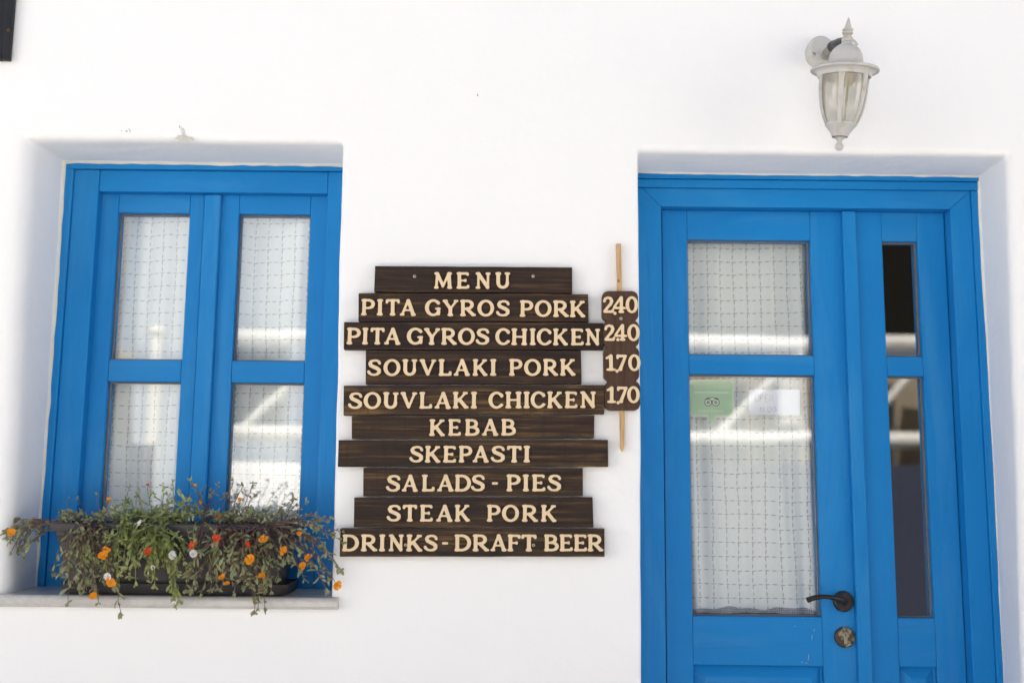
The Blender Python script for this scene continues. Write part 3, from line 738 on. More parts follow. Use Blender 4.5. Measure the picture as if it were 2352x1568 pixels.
# ------------------------------------------------------------------ curtains
def curtain(label, x0, x1, z0, z1, y, seed, hem=0.0, lace=False, drape=0.0):
    root = tag(empty("curtain", ((x0 + x1) / 2, y, z1)), label, "curtain", "checked curtains behind the glass")
    rr = random.Random(seed); ph = [rr.uniform(0, 6.28) for _ in range(8)]
    nx, nz = 70, 70; vs = []
    for j in range(nz + 1):
        for i in range(nx + 1):
            u, v = i / nx, j / nz; x = x0 + (x1 - x0) * u
            z = z0 + (z1 - z0) * v
            z += hem * (1 - v) * (math.sin(x * 38 + ph[0]) * .5 + math.sin(x * 90 + ph[1]) * .3) * .008
            z += .004 * math.sin(x * 17 + ph[6]) * math.sin(v * 5)
            amp = (.0042 + .007 * (1 - v)) * (1 + 2.0 * max(0, abs(u - .5) * 2 - .7) / .3)
            yy = y + .006 + amp * (math.sin(x * 75 + ph[2] + 1.2 * math.sin(v * 3 + ph[3])) * .6 + math.sin(x * 160 + ph[4] + v * 1.5) * .25 + math.sin(x * 31 + ph[5]))
            vs.append((x - (x0 + x1) / 2, max(yy - y, -.006), z - z1))
    fs = [(j * (nx + 1) + i, j * (nx + 1) + i + 1, (j + 1) * (nx + 1) + i + 1, (j + 1) * (nx + 1) + i) for j in range(nz) for i in range(nx)]
    me = MB(); me.add(vs, fs, 0, True); o = me.build("cloth", CURT); o.parent = root
    if lace:
        m2 = MB(); vs = []
        for i in range(nx + 1):
            b0 = me.v[i]; vs += [(b0[0], b0[1] + .001, -(z1 - z0) - .013), (b0[0], b0[1] + .001, b0[2] + .004)]
        m2.add(vs, [(2 * i, 2 * i + 2, 2 * i + 3, 2 * i + 1) for i in range(nx)], 0, True); o2 = m2.build("lace_trim", LACE); o2.parent = root
    return root
def mat_lace():
    m = NT("dark_lace"); v = m.n("TexVoronoi", {"Vector": m.coord((1, 0.001, 1)), "Scale": 210, "Randomness": 0.15})
    k = m.ramp(v.outputs["Distance"], [(0.28, 1.0), (0.36, 0.0)])
    m.p(Base_Color=m.mix(k, (0.55, 0.55, 0.54), (0.03, 0.03, 0.03)), Roughness=.9); return m.mat
LACE = mat_lace()
YCUR = .275
curtain("white curtain with dashed grid behind the window casement farther from the menu", p1[0] - .02, p1[1] + .02, p2[2] + .012, p1[3] + .02, YCUR, 1, 1.0, True)
curtain("white curtain with dashed grid behind the window casement next to the menu", p3[0] - .02, p3[1] + .02, p4[2] + .012, p3[3] + .02, YCUR, 2, 1.0, True)
curtain("white curtain with dashed grid behind the glass of the door leaf", d1[0] - .02, d1[1] + .02, d2[2] + .014, d1[3] + .02, YCUR + .008, 5, 1.0, True)

# ------------------------------------------------------------------ sticker and notice on the door glass
def zs(x, y): return (1680 * .9408 + x * .9408 * 340 / 2352, 880 * .9408 + y * .9408 * 340 / 2352)
GREEN = mat_simple("glare_washed_green", (0.48, 0.67, 0.46), 0.35, 0.5, 0, .06, 12, 0)  # green paled so the colour carries the reflections washing over the sticker
PALEG = mat_simple("pale_sticker_print", (0.72, 0.80, 0.70), 0.4, 0.4, 0, .03, 20, 0)
INK = mat_simple("dark_sticker_print", (0.05, 0.035, 0.025), 0.5, 0.4, 0, .03, 20, 0)
PAPER = mat_simple("white_paper", (0.80, 0.82, 0.93), 0.8, 0.2, 0, .03, 12, 0.1, .002)
PENCIL = mat_simple("faint_pen", (0.16, 0.17, 0.21), 0.8, 0.2)
YST = YGD + .0062
def text_mesh(body, hgt, x0, x1, zb, y, mat, name, parent):
    cu = bpy.data.curves.new("text", 'FONT'); cu.body = body; cu.size = 1; cu.extrude = 0.0
    o = bpy.data.objects.new("text", cu); COL.objects.link(o)
    me = bpy.data.meshes.new_from_object(o.evaluated_get(bpy.context.evaluated_depsgraph_get())); bpy.data.objects.remove(o)
    xs_ = [v.co.x for v in me.vertices]; ys_ = [v.co.y for v in me.vertices]
    a, b_, c_, d_ = min(xs_), max(xs_), min(0, min(ys_)) * 0, max(ys_)
    for v in me.vertices: v.co = Vector((x0 + (v.co.x - a) / (b_ - a) * (x1 - x0), y, zb + v.co.y / d_ * hgt))
    me.materials.clear(); me.materials.append(mat); me.name = name
    ob = bpy.data.objects.new(name, me); COL.objects.link(ob); ob.parent = parent; return ob
st = tag(empty("sticker", (0, 0, 0)), "green and white speech-bubble sticker with two round owl eyes on the door glass", "sticker")
def rr_poly(x0, x1, y0, y1, r, tip=None):
    o = []
    for cx, cy, a in ((x0 + r, y0 + r, pi), (x1 - r, y0 + r, 1.5 * pi), (x1 - r, y1 - r, 0), (x0 + r, y1 - r, .5 * pi)):
        for t in np.linspace(a, a + pi / 2, 6): o.append((cx + r * math.cos(t), cy + r * math.sin(t)))
        if tip and a == 0: o += tip
    return [xz(at(*zs(*p), YST)) for p in o]
m = MB(); m.prism(rr_poly(15, 775, 322, 940, 70, [(485, 940), (440, 1030), (390, 1042), (352, 1010), (325, 940)]), YST + .0004, YST + .0007); m.build("border", PALEG, st)
m = MB(); m.prism(rr_poly(35, 752, 342, 918, 60, [(470, 918), (430, 1005), (390, 1020), (362, 995), (335, 918)]), YST, YST + .0003); m.build("ground_colour", GREEN, st)
def ringm(mb, c, r0, r1, y, n=28, mi=0):
    vs = [(c.x + r * math.cos(2 * pi * i / n), y, c.z + r * math.sin(2 * pi * i / n)) for r in (r0, r1) for i in range(n)]
    mb.add(vs, [(i, (i + 1) % n, n + (i + 1) % n, n + i) for i in range(n)], mi)
px = (at(*zs(100, 0), YST).x - at(*zs(0, 0), YST).x) / 100
m = MB()
for cx in (338, 466):
    c = at(*zs(cx, 705), YST)
    ringm(m, c, 52 * px, 64 * px, YST - .0006, mi=1); ringm(m, c, 26 * px, 52 * px, YST - .0004); ringm(m, c, 12 * px, 27 * px, YST - .0006, mi=1); ringm(m, c, .0001, 12 * px, YST - .0006)
br_ = [xz(at(*zs(x, y), YST)) for x, y in ((285, 650), (330, 628), (402, 618), (475, 628), (522, 650), (490, 652), (448, 655), (402, 690), (357, 655), (315, 650))]
m.prism(br_, YST - .0009, YST - .0007, 0, 1)
br_ = [xz(at(*zs(x, y), YST)) for x, y in ((345, 642), (402, 628), (460, 642), (430, 655), (402, 680), (375, 655))]
m.prism(br_, YST - .0012, YST - .0010, 0, 0)
m.build("owl_emblem", [PALEG, INK], st)
def tx(body, x0, x1, yb_, hpx, mat, nm, par, y): A, B = at(*zs(x0, yb_), YST), at(*zs(x1, yb_), YST); return text_mesh(body, hpx * px, A.x, B.x, A.z, y, mat, nm, par)
tx("RECOMMENDED", 100, 690, 470, 55, PALEG, "lettering", st, YST - .0005)
tx("tripadvisor", 175, 605, 868, 55, PALEG, "lettering", st, YST - .0005)
m = MB(); A, B = at(*zs(110, 545), YST), at(*zs(680, 530), YST); m.add([(A.x, YST - .0005, A.z), (B.x, YST - .0005, A.z), (B.x, YST - .0005, B.z), (A.x, YST - .0005, B.z)], [(0, 1, 2, 3)]); m.build("rule_line", PALEG, st)
no = tag(empty("paper_notice", (0, 0, 0)), "small white handwritten opening-hours note on the door glass", "notice")
m = MB(); m.prism([xz(at(*zs(*p), YST)) for p in ((1022, 488), (1885, 488), (1890, 920), (1028, 915))], YST, YST + .0004); m.build("sheet", PAPER, no)
def stroke(mb, pts, y, w=5):
    P_ = [at(*zs(*p), YST) for p in pts]
    mb.tube([(p.x, y, p.z) for p in P_], w * px * .5, 5)
m = MB()
def oval(cx, cy, rx, ry): stroke(m, [(cx + rx * math.cos(t), cy + ry * math.sin(t)) for t in np.linspace(0, 2 * pi, 17)], YST - .0002)
oval(1165, 628, 34, 60); stroke(m, [(1215, 695), (1222, 570), (1255, 572), (1262, 610), (1220, 640)], YST - .0002)
stroke(m, [(1345, 572), (1300, 580), (1296, 690), (1345, 690)], YST - .0002); stroke(m, [(1298, 632), (1338, 630)], YST - .0002)
stroke(m, [(1378, 690), (1382, 575), (1425, 690), (1430, 572)], YST - .0002)
stroke(m, [(1225, 870), (1228, 785), (1212, 800)], YST - .0002); stroke(m, [(1255, 800), (1275, 785), (1288, 805), (1255, 868), (1292, 866)], YST - .0002)
stroke(m, [(1312, 866), (1316, 868)], YST - .0002, 9); oval(1372, 828, 28, 44); oval(1455, 824, 27, 42)
m.build("handwriting", PENCIL, no)

# ------------------------------------------------------------------ wall lamp
def zl(x, y): return (1787.5 + x * .24, y * .24)
lamp = tag(empty("wall_lamp", at(*zl(400, 520), 0)), "weathered white lantern on a taped bracket above the blue door", "wall lamp")
YLp = -.175
top = at(*zl(675, 165), YLp - .028); bot = at(*zl(580, 1440), YLp + .028)
axis = (top - bot).normalized()
Lh = (top - bot).length; mid = (top + bot) / 2
zq = Vector((0, 0, 1)).rotation_difference(axis).to_matrix().to_4x4()
ML = Matrix.Translation(mid - axis * Lh / 2) @ zq
u = Lh / 1275.0       # one zoom pixel
def hh(y): return (1440 - y) * u
lo = Matrix.Translation(lamp.matrix_world.translation)
def lb(mb, name, mats): return mb.build(name, mats, lamp, sharp=58)
lamp_parent = lamp
m = MB(); m.lathe([(.0001, hh(165)), (8 * u, hh(180)), (34 * u, hh(268)), (40 * u, hh(276)), (50 * u, hh(280)), (50 * u, hh(292)), (36 * u, hh(300)), (36 * u, hh(308)), (50 * u, hh(312)), (50 * u, hh(326)), (38 * u, hh(334)), (40 * u, hh(352)), (52 * u, hh(366)), (52 * u, hh(392)), (46 * u, hh(402)), (52 * u, hh(412)), (52 * u, hh(430)), (40 * u, hh(438))], ML, 28)
lb(m, "finial", LAMPW)
m = MB(); m.lathe([(30 * u, hh(420)), (60 * u, hh(428)), (95 * u, hh(448)), (128 * u, hh(480)), (150 * u, hh(525)), (163 * u, hh(580)), (168 * u, hh(618)), (176 * u, hh(628)), (225 * u, hh(638)), (285 * u, hh(655)), (312 * u, hh(664)), (320 * u, hh(672)), (320 * u, hh(684)), (312 * u, hh(690)), (304 * u, hh(684)), (285 * u, hh(690)), (262 * u, hh(704)), (250 * u, hh(728)), (250 * u, hh(742)), (236 * u, hh(744)), (230 * u, hh(720)), (.0001, hh(712))], ML, 56)
lb(m, "hood", LAMPW)
gp_ = [(226, 738), (226, 800), (222, 870), (214, 950), (202, 1020), (184, 1090), (160, 1150), (140, 1188)]
FROST = NT("amber_lamp_glass")
_lw = FROST.n("LayerWeight", {0: .5}); _fac = FROST.ramp(_lw.outputs["Facing"], [(0, .10), (.6, .2), (1, .8)])
_w = FROST.noise(FROST.coord((1, 1, .3)), 22, 3)
_tr = FROST.n("BsdfTransparent", {"Color": (0.90, 0.89, 0.85, 1)}); _df = FROST.n("BsdfDiffuse", {"Color": (0.66, 0.64, 0.58, 1)}); _tl = FROST.n("BsdfTranslucent", {"Color": (0.70, 0.68, 0.62, 1)})
_d2 = FROST.n("MixShader", {0: .5, 1: _df, 2: _tl}); _g = FROST.n("BsdfGlossy", {"Roughness": .08})
_m1 = FROST.n("MixShader", {0: FROST.ramp(_w, [(.3, .36), (.7, .42)]), 1: _tr, 2: _d2}); _m2 = FROST.n("MixShader", {0: FROST.math('MULTIPLY', _fac, .5), 1: _m1, 2: _g})
FROST.t.links.new(_m2.outputs[0], FROST.out.inputs[0])
m = MB(); m.lathe([(r * u, hh(y)) for r, y in gp_], ML, 48); lb(m, "glass_shade", FROST.mat)
cam_dir = (Vector((0, -DIST, CZ)) - mid); loc = (zq.to_3x3().inverted() @ cam_dir); a0 = math.atan2(loc.y, loc.x)
for k in range(6):
    a = a0 - .10 + k * math.pi / 3; m = MB(); ca, sa = math.cos(a), math.sin(a)
    vs = []; fs = []
    prof = [(232, 722, 38), (233, 742, 30), (232, 790, 24), (229, 865, 23), (220, 950, 21), (208, 1022, 20), (190, 1092, 19), (166, 1152, 18), (142, 1200, 18)]
    for r, y, w in prof:
        for dr, dw in ((-2, -1), (11, -1), (14, -.4), (14, .4), (11, 1), (-2, 1)):
            rr_ = (r + dr) * u; ww = dw * w * u
            vs.append(ML @ Vector((rr_ * ca - ww * sa, rr_ * sa + ww * ca, hh(y))))
    for i in range(len(prof) - 1):
        for j in range(5): fs.append((i * 6 + j, i * 6 + j + 1, (i + 1) * 6 + j + 1, (i + 1) * 6 + j))
    m.add(vs, fs, 0, False); lb(m, "cage_rib", LAMPW)
m = MB(); m.lathe([(146 * u, hh(1180)), (152 * u, hh(1190)), (146 * u, hh(1204)), (128 * u, hh(1225)), (98 * u, hh(1262)), (76 * u, hh(1300)), (72 * u, hh(1312)), (60 * u, hh(1316)), (46 * u, hh(1322)), (26 * u, hh(1345)), (20 * u, hh(1360)), (28 * u, hh(1374)), (40 * u, hh(1392)), (42 * u, hh(1404)), (40 * u, hh(1416)), (33 * u, hh(1430)), (22 * u, hh(1439)), (10 * u, hh(1443)), (.0001, hh(1444))], ML, 36)
lb(m, "base_cup", LAMPW)
m = MB(); m.lathe([(.0001, hh(712)), (84 * u, hh(714)), (88 * u, hh(800)), (80 * u, hh(822)), (24 * u, hh(830)), (24 * u, hh(838))], ML, 24); lb(m, "bulb_holder", BULB)
m = MB(); m.lathe([(24 * u, hh(836)), (26 * u, hh(900)), (26 * u, hh(1130)), (20 * u, hh(1150)), (.0001, hh(1155))], ML, 20); lb(m, "bulb", mat_simple("white_bulb", (0.82, 0.81, 0.78), 0.3, 0.5))
# back plate on the wall
bc = at(*zl(400, 505), -.012); m = MB()
MP = Matrix.Translation((bc.x, 0, bc.z)) @ Matrix.Rotation(R(90), 4, 'X') @ Matrix.Diagonal((1, 1.14, 1, 1))
rp = 138 * .24 / (FPX / 2.54)
m.lathe([(rp, -.001), (rp, .020), (rp * .985, .024), (rp * .84, .034), (rp * .80, .035), (rp * .3, .036), (.0001, .036)], MP, 44); lb(m, "back_plate", LAMPW)
sc_ = at(*zl(335, 525), -.030); o = screw(lamp, sc_, -.034, .0052)
cpos = ML @ Vector((0, 0, hh(395)))
a1 = at(*zl(470, 530), -.03); a2 = at(*zl(480, 500), -.075); a3 = at(*zl(530, 440), -.115); a4 = cpos.lerp(a3, .35); 
def crom(P, n=5):
    o = []
    for i in range(len(P) - 1):
        p0, p1_, p2_, p3_ = P[max(i - 1, 0)], P[i], P[i + 1], P[min(i + 2, len(P) - 1)]
        for k in range(n):
            t = k / n; o.append(0.5 * ((2 * p1_) + (p2_ - p0) * t + (2 * p0 - 5 * p1_ + 4 * p2_ - p3_) * t * t + (3 * p1_ - p0 - 3 * p2_ + p3_) * t ** 3))
    return o + [P[-1]]
arm = crom([a1, a2, a3, a4, cpos])
m = MB(); m.tube(arm, [.0155 - .0045 * min(1, i / 8) for i in range(len(arm))], 14); lb(m, "arm", BARE)
ta = arm[9:19]; rr = random.Random(2)
m = MB(); m.tube(ta, [.0122 + rr.uniform(0, .0018) for _ in ta], 14); lb(m, "tape_wrap", TAPE)
m = MB(); t0 = ML @ Vector((40 * u, -30 * u, hh(395))); w0 = at(*zl(690, 384), YLp - .022); w1 = at(*zl(728, 394), YLp - .022); w2 = at(*zl(757, 434), YLp - .022)
m.tube(crom([cpos, w0, w1, w2], 4), .0030, 8); lb(m, "latch", LAMPW)
m = MB()
for y_, r_ in ((296, 39), (330, 41), (406, 48), (434, 50)): m.lathe([(r_ * u, hh(y_ - 3)), ((r_ + 2.5) * u, hh(y_)), (r_ * u, hh(y_ + 3))], ML, 28)
lb(m, "seam", mat_simple("dark_seam", (0.20, 0.18, 0.15), .8, .2))  # darker rings at the joints between the turned pieces
m = MB(); m.lathe([(73 * u, hh(1311)), (75 * u, hh(1314)), (66 * u, hh(1318))], ML, 36); lb(m, "seam", bpy.data.materials["dark_seam"])
rs = ML @ Vector((math.cos(a0 - .8) * 262 * u, math.sin(a0 - .8) * 262 * u, hh(705)))

# ------------------------------------------------------------------ dark board at the upper corner of the wall
wb = tag(empty("dark_board", at(-40, 60, 0)), "black framed board high on the wall, cut by the upper corner", "board")
xe = X(26, 70, -.016); ze = Z(10, 137.5, -.016)
m = MB(); m.box(xe - .018, xe, ze, ze + .55, -.018, -.002, .002); m.box(xe - .42, xe - .4, ze, ze + .55, -.018, -.002, .002); m.box(xe - .3995, xe - .0185, ze, ze + .018, -.0176, -.002, .002); m.box(xe - .3995, xe - .0185, ze + .532, ze + .55, -.0176, -.002, .002); m.build("frame", DARKB, wb)
m = MB(); m.box(xe - .399, xe - .019, ze + .019, ze + .531, -.012, -.003, .001); m.build("panel", DARKB, wb)
c = at(13.5, 65, -.033); m = MB(); disc(m, (c.x, -.0178, c.z), .005, .003, 0, 16, .001); m.build("rusty_stud", RUST, wb)

# ------------------------------------------------------------------ planter
def zp(x, y): return (x * .39, 846.7 + y * .39)
YPf = -.004
rx0, rx1 = at(*zp(280, 930), YPf).x, at(*zp(1722, 930), YPf).x
zr1, zr0 = Z(*zp(700, 908), YPf), Z(*zp(700, 958), YPf)
bx0, bx1 = at(*zp(318, 985), .004).x, at(*zp(1690, 985), .004).x; cx0, cx1 = at(*zp(372, 1255), .01).x, at(*zp(1640, 1255), .01).x
planter = tag(empty("planter", ((rx0 + rx1) / 2, .07, zs_top)), "charcoal plastic trough planter standing on the marble window sill", "planter")
def rrect(x0, x1, y0, y1, z, r, n=6):
    o = []
    for cx, cy, a in ((x1 - r, y1 - r, 0), (x0 + r, y1 - r, pi / 2), (x0 + r, y0 + r, pi), (x1 - r, y0 + r, 1.5 * pi)):
        for t in np.linspace(a, a + pi / 2, n): o.append((cx + r * math.cos(t), cy + r * math.sin(t), z))
    return o
def loft(mb, rings, mi=0, capb=True):
    n = len(rings[0]); vs = [p for r in rings for p in r]
    fs = [(k * n + i, k * n + (i + 1) % n, (k + 1) * n + (i + 1) % n, (k + 1) * n + i) for k in range(len(rings) - 1) for i in range(n)]
    if capb: fs.append(tuple(range(n))[::-1])
    mb.add(vs, fs, mi, True)
zb_ = zs_top + .030; yB = .150
m = MB(); r = .018
gz1, gz2 = Z(*zp(700, 987), 0), Z(*zp(700, 1022), 0)
loft(m, [rrect(cx0, cx1, .014, yB - .02, zb_ - .012, r), rrect(cx0 - .001, cx1 + .001, .013, yB - .02, zb_, r), rrect(bx0 + .006, bx1 - .006, .007, yB - .006, gz2 - .001, r), rrect(bx0 + .003, bx1 - .003, .0035, yB - .004, gz2 + .001, r), rrect(bx0 + .002, bx1 - .002, .003, yB - .003, gz1 - .001, r),
         rrect(bx0 - .001, bx1 + .001, -.0005, yB - .002, gz1 + .001, r), rrect(bx0 - .002, bx1 + .002, -.001, yB - .001, zr0, r), rrect(rx0 + .001, rx1 - .001, -.011, yB, zr0 + .0005, r), rrect(rx0, rx1, -.012, yB + .001, zr0 + .003, r), rrect(rx0, rx1, -.012, yB + .001, zr1 - .003, r), rrect(rx0 + .002, rx1 - .002, -.010, yB - .001, zr1, r), rrect(rx0 + .012, rx1 - .012, 0, yB - .012, zr1, r), rrect(rx0 + .014, rx1 - .014, .002, yB - .014, zr1 - .03, r)])
po = m.build("trough", PLAST, planter, sharp=30)
m = MB(); tx0, tx1 = at(*zp(345, 1270), 0).x, at(*zp(1692, 1270), 0).x
loft(m, [rrect(tx0 + .010, tx1 - .010, .004, yB - .004, zs_top + .0008, .02), rrect(tx0 + .006, tx1 - .006, .001, yB, zs_top + .004, .02), rrect(tx0, tx1, -.007, yB + .006, zs_top + .026, .022), rrect(tx0, tx1, -.008, yB + .007, zs_top + .028, .022), rrect(tx0 + .003, tx1 - .003, -.005, yB + .004, zs_top + .028, .022), rrect(tx0 + .012, tx1 - .012, .004, yB, zs_top + .008, .02)])
m.build("drip_tray", PLAST, planter, sharp=35)
m = MB(); m.add(rrect(rx0 + .013, rx1 - .013, .001, yB - .013, zr1 - .012, r), [tuple(range(24))]); m.build("soil", SOIL, planter)

# ------------------------------------------------------------------ trailing plants
STEM_P = mat_leaf("purple_stem", (0.125, 0.060, 0.066), (0.16, 0.095, 0.080), (0.22, 0.15, 0.08)); STEM_G = mat_leaf("green_stem", (0.19, 0.23, 0.06), (0.23, 0.27, 0.08), (0.15, 0.13, 0.06))
LEAF_A = mat_leaf("greyish_purslane_leaf", (0.195, 0.225, 0.075), (0.300, 0.325, 0.165), (0.245, 0.150, 0.080)); LEAF_G = mat_leaf("fresh_purslane_leaf", (0.205, 0.250, 0.060), (0.310, 0.340, 0.140), (0.37, 0.37, 0.08))
OR = mat_petal("orange_petal", (0.85, 0.26, 0.010), (0.93, 0.36, 0.02)); RED = mat_petal("red_petal", (0.62, 0.03, 0.015), (0.78, 0.10, 0.02)); WH = mat_petal("white_petal", (0.80, 0.79, 0.76), (0.84, 0.82, 0.80)); YE = mat_petal("yellow_stamens", (0.80, 0.50, 0.03), (0.85, 0.6, 0.06))
def leaf_add(mb, p, d, up, L, wd, mi):
    d = d.normalized(); s_ = d.cross(up)
    if s_.length < 1e-3: s_ = d.cross(Vector((1, 0, .3)))
    s_.normalize(); nrm = s_.cross(d).normalized(); cup = .22 * wd
    rows_ = [(0, .10), (.3, .62), (.6, 1.0), (.85, .72), (1.0, .12)]; vs = []
    for t, w in rows_:
        c_ = p + d * L * t - nrm * (L * .18 * t * t); vs += [c_ - s_ * wd * w * .5 + nrm * cup * w, c_, c_ + s_ * wd * w * .5 + nrm * cup * w]
    fs = []
    for i in range(4):
        a = i * 3; fs += [(a, a + 1, a + 4, a + 3), (a + 1, a + 2, a + 5, a + 4)]
    mb.add(vs, fs, mi, True)
def bez(P, n):
    return [(P[0] * (1 - t) ** 3 + P[1] * 3 * t * (1 - t) ** 2 + P[2] * 3 * t * t * (1 - t) + P[3] * t ** 3) for t in [i / n for i in range(n + 1)]]
class Plant:
    def __init__(s, label, x, leafm, stemm, seed):
        s.root = tag(empty("trailing_plant", (x, .06, zr1 - .012)), label, "plant", "trailing purslane plants in the planter"); s.st = MB(); s.lf = MB(); s.r = random.Random(seed); s.lm = leafm; s.sm = stemm; s.fl = []
    def stem(s, base, tip, droop, leaves=12, rad=.0013, lsize=.013, t0=.25, clump=True, rosette=True):
        r = s.r; d = tip - base; leaves = max(2, int(leaves * .74)); lsize *= r.uniform(.8, 1.25)
        if droop:
            edge = Vector((base.x + d.x * .35, min(-.022, tip.y * .6) + r.uniform(-.015, .003), zr1 + r.uniform(.006, .03)))
            far = Vector((base.x + d.x * r.uniform(.75, .95), tip.y + r.uniform(-.012, .004), tip.z + (zr1 - tip.z) * r.uniform(.40, .65)))
            P = [base, edge, far, tip]
        else:
            P = [base, base + Vector((d.x * .15 + r.uniform(-.015, .015), d.y * .2, d.z * .45)), base + Vector((d.x * .6 + r.uniform(-.012, .012), d.y * .7, d.z * .75)), tip]
        pts = bez(P, 12)
        for i in range(2, 12): pts[i] = pts[i] + Vector((r.gauss(0, .0013), r.gauss(0, .0013), r.gauss(0, .0013)))
        s.st.tube(pts, [rad * (1.15 - .55 * i / 12) for i in range(13)], 5, 0, False)
        for k in range(leaves):
            t = t0 + ((1 - t0) if rosette else (.85 - t0)) * (k + r.random()) / leaves
            if clump and r.random() < .35: t = 1 - (1 - t) * .4
            i = min(11, int(t * 12)); p = pts[i].lerp(pts[i + 1], t * 12 - i); tg = (pts[i + 1] - pts[i]).normalized()
            dirv = tg * r.uniform(.3, 1.0) + Vector((r.gauss(0, .6), r.gauss(-.15, .6), r.gauss(-.05, .5)))
            leaf_add(s.lf, p, dirv, Vector((r.gauss(0, .4), -.6 + r.gauss(0, .4), .7)), lsize * r.uniform(.7, 1.75), lsize * r.uniform(.36, .60), 0)
        for k in range(r.choice((3, 4, 5)) if rosette else 0):   # rosette at the tip
            tg = (pts[12] - pts[10]).normalized(); dirv = tg * .7 + Vector((r.gauss(0, .6), r.gauss(0, .6), r.gauss(0, .6)))
            leaf_add(s.lf, pts[12], dirv, Vector((r.gauss(0, .5), -1, .4)), lsize * r.uniform(.5, 1.0), lsize * r.uniform(.28, .42), 0)
    def flower(s, p, mat, size, face=None, closed=0.0):
        r = s.r; n = face or Vector((r.gauss(0, .6), -1, r.gauss(.3, .5))); n.normalize()
        u_ = n.cross(Vector((r.gauss(0, .3), .2, 1))).normalized(); w_ = n.cross(u_)
        m = MB(); a_ = r.uniform(0, 6)
        for k in range(5):
            an = a_ + k * 2 * pi / 5 + r.gauss(0, .06); dd = u_ * math.cos(an) + w_ * math.sin(an); sd = n.cross(dd)
            op = r.uniform(.5, .95) * (1 - closed); vs = []
            for t, w in ((0, .12), (.35, .50), (.7, .92), (.92, .86), (1.0, .45)):
                lift = .30 * t * (1 - t * .5) + (1 - op) * t * .9
                c_ = p + dd * size * t * (.35 + .65 * op) + n * size * (lift + .06 * math.sin(9 * t + k)); hw = size * w * .44
                vs += [c_ - sd * hw + n * size * (.05 + .05 * math.sin(k * 3 + t * 7)), c_, c_ + sd * hw + n * size * (.02 + .05 * math.cos(k * 2 + t * 8))]
            m.add(vs, [f_ for i in range(4) for f_ in ((i * 3, i * 3 + 1, i * 3 + 4, i * 3 + 3), (i * 3 + 1, i * 3 + 2, i * 3 + 5, i * 3 + 4))], 0, True)
        for k in range(7):
            an = k * .9; q = p + (u_ * math.cos(an) + w_ * math.sin(an)) * size * .13
            m.tube([q, q + n * size * .30], size * .04, 5, 1)
        s.fl.append((m, mat))
    def done(s):
        wl_ = s.root.location
        for nm, mb, mt in (("stem", s.st, s.sm), ("foliage", s.lf, s.lm)):
            mb.v = [tuple(Vector(v) - wl_) for v in mb.v]; o = mb.build(nm, mt); o.parent = s.root
        for mb, mt in s.fl:
            mb.v = [tuple(Vector(v) - wl_) for v in mb.v]; o = mb.build("flower", [mt, YE]); o.parent = s.root
def soil(px_): return Vector((at(*zp(px_, 900), .05).x, rnd.uniform(.01, .09), zr1 - .012))
PL = Plant("purslane with purple stems trailing past the sill end away from the menu, orange flowers", soil(480).x, LEAF_A, STEM_P, 21)
PC = Plant("fresh green purslane with white and red flowers hanging over the middle of the planter", soil(880).x, LEAF_G, STEM_G, 22)
PR = Plant("large purslane with tangled purple stems and many orange flowers reaching towards the menu sign", soil(1450).x, LEAF_A, STEM_P, 23)
r = random.Random(31)
def tipz(x, y, Y): return at(*zp(x, y), Y)
# left plant: sprays out past the trough end, and a curtain of stems
for (x, y) in ((70, 905), (95, 890), (40, 960), (15, 1030), (60, 1095), (100, 1090), (130, 1075), (170, 1030), (210, 1000), (150, 960), (250, 930), (120, 930), (200, 900), (60, 1010), (35, 990), (230, 960), (160, 905)):
    PL.stem(soil(r.uniform(330, 520)), tipz(x + r.uniform(-8, 8), y + r.uniform(-8, 8), r.uniform(.0, .05)), True, 11, .0013, .0135, .42)
for k in range(34):
    x = r.uniform(320, 690); y = r.choice((r.uniform(1040, 1180), r.uniform(1180, 1310)))
    if x < 400: y = min(y, 1200)
    PL.stem(soil(r.uniform(430, 600)), tipz(x, y, r.uniform(-.065, -.03)), True, 13, .0014, .0135, .3)
for (x, y) in ((400, 1380), (580, 1375), (715, 1440), (560, 1300), (470, 1310)): PL.stem(soil(r.uniform(460, 600)), tipz(x, y, -.05), True, 13, .0013, .0125, .35)
for k in range(22): PL.stem(soil(r.uniform(360, 640)), tipz(r.uniform(330, 660), r.uniform(835, 895), r.uniform(-.02, .1)), False, 12, .0011, .013, .3)
for (x, y) in ((405, 762), (455, 765), (570, 742)): PL.stem(soil(x + 30), tipz(x, y, .05), False, 2, .0011, .008, .8)
# central plant
for k in range(42):
    x = r.gauss(880, 130); x = min(max(x, 640), 1150); y = r.uniform(985, 1230)
    PC.stem(soil(r.uniform(720, 1020)), tipz(x, y, r.uniform(-.07, -.03)), True, 12, .0014, .0145, .3)
for (x, y) in ((1030, 1390), (1020, 1350), (1045, 1330), (1010, 1300), (910, 1275), (1035, 1290), (800, 1265), (870, 1235), (1050, 1360)): PC.stem(soil(r.uniform(820, 1020)), tipz(x, y, -.052), True, 14, .0014, .013, .35)
for k in range(46): PC.stem(soil(r.uniform(680, 1120)), tipz(r.uniform(640, 1160), r.uniform(775, 890) if r.random() < .6 else r.uniform(840, 900), r.uniform(-.01, .11)), False, 13, .0011, .013, .28)
for (x, y) in ((765, 695), (820, 720), (960, 690), (1020, 665), (1112, 655), (905, 735), (1060, 720), (985, 740)): PC.stem(soil(x + r.uniform(-60, 60)), tipz(x, y, r.uniform(.03, .09)), False, 8, .0012, .011, .4)
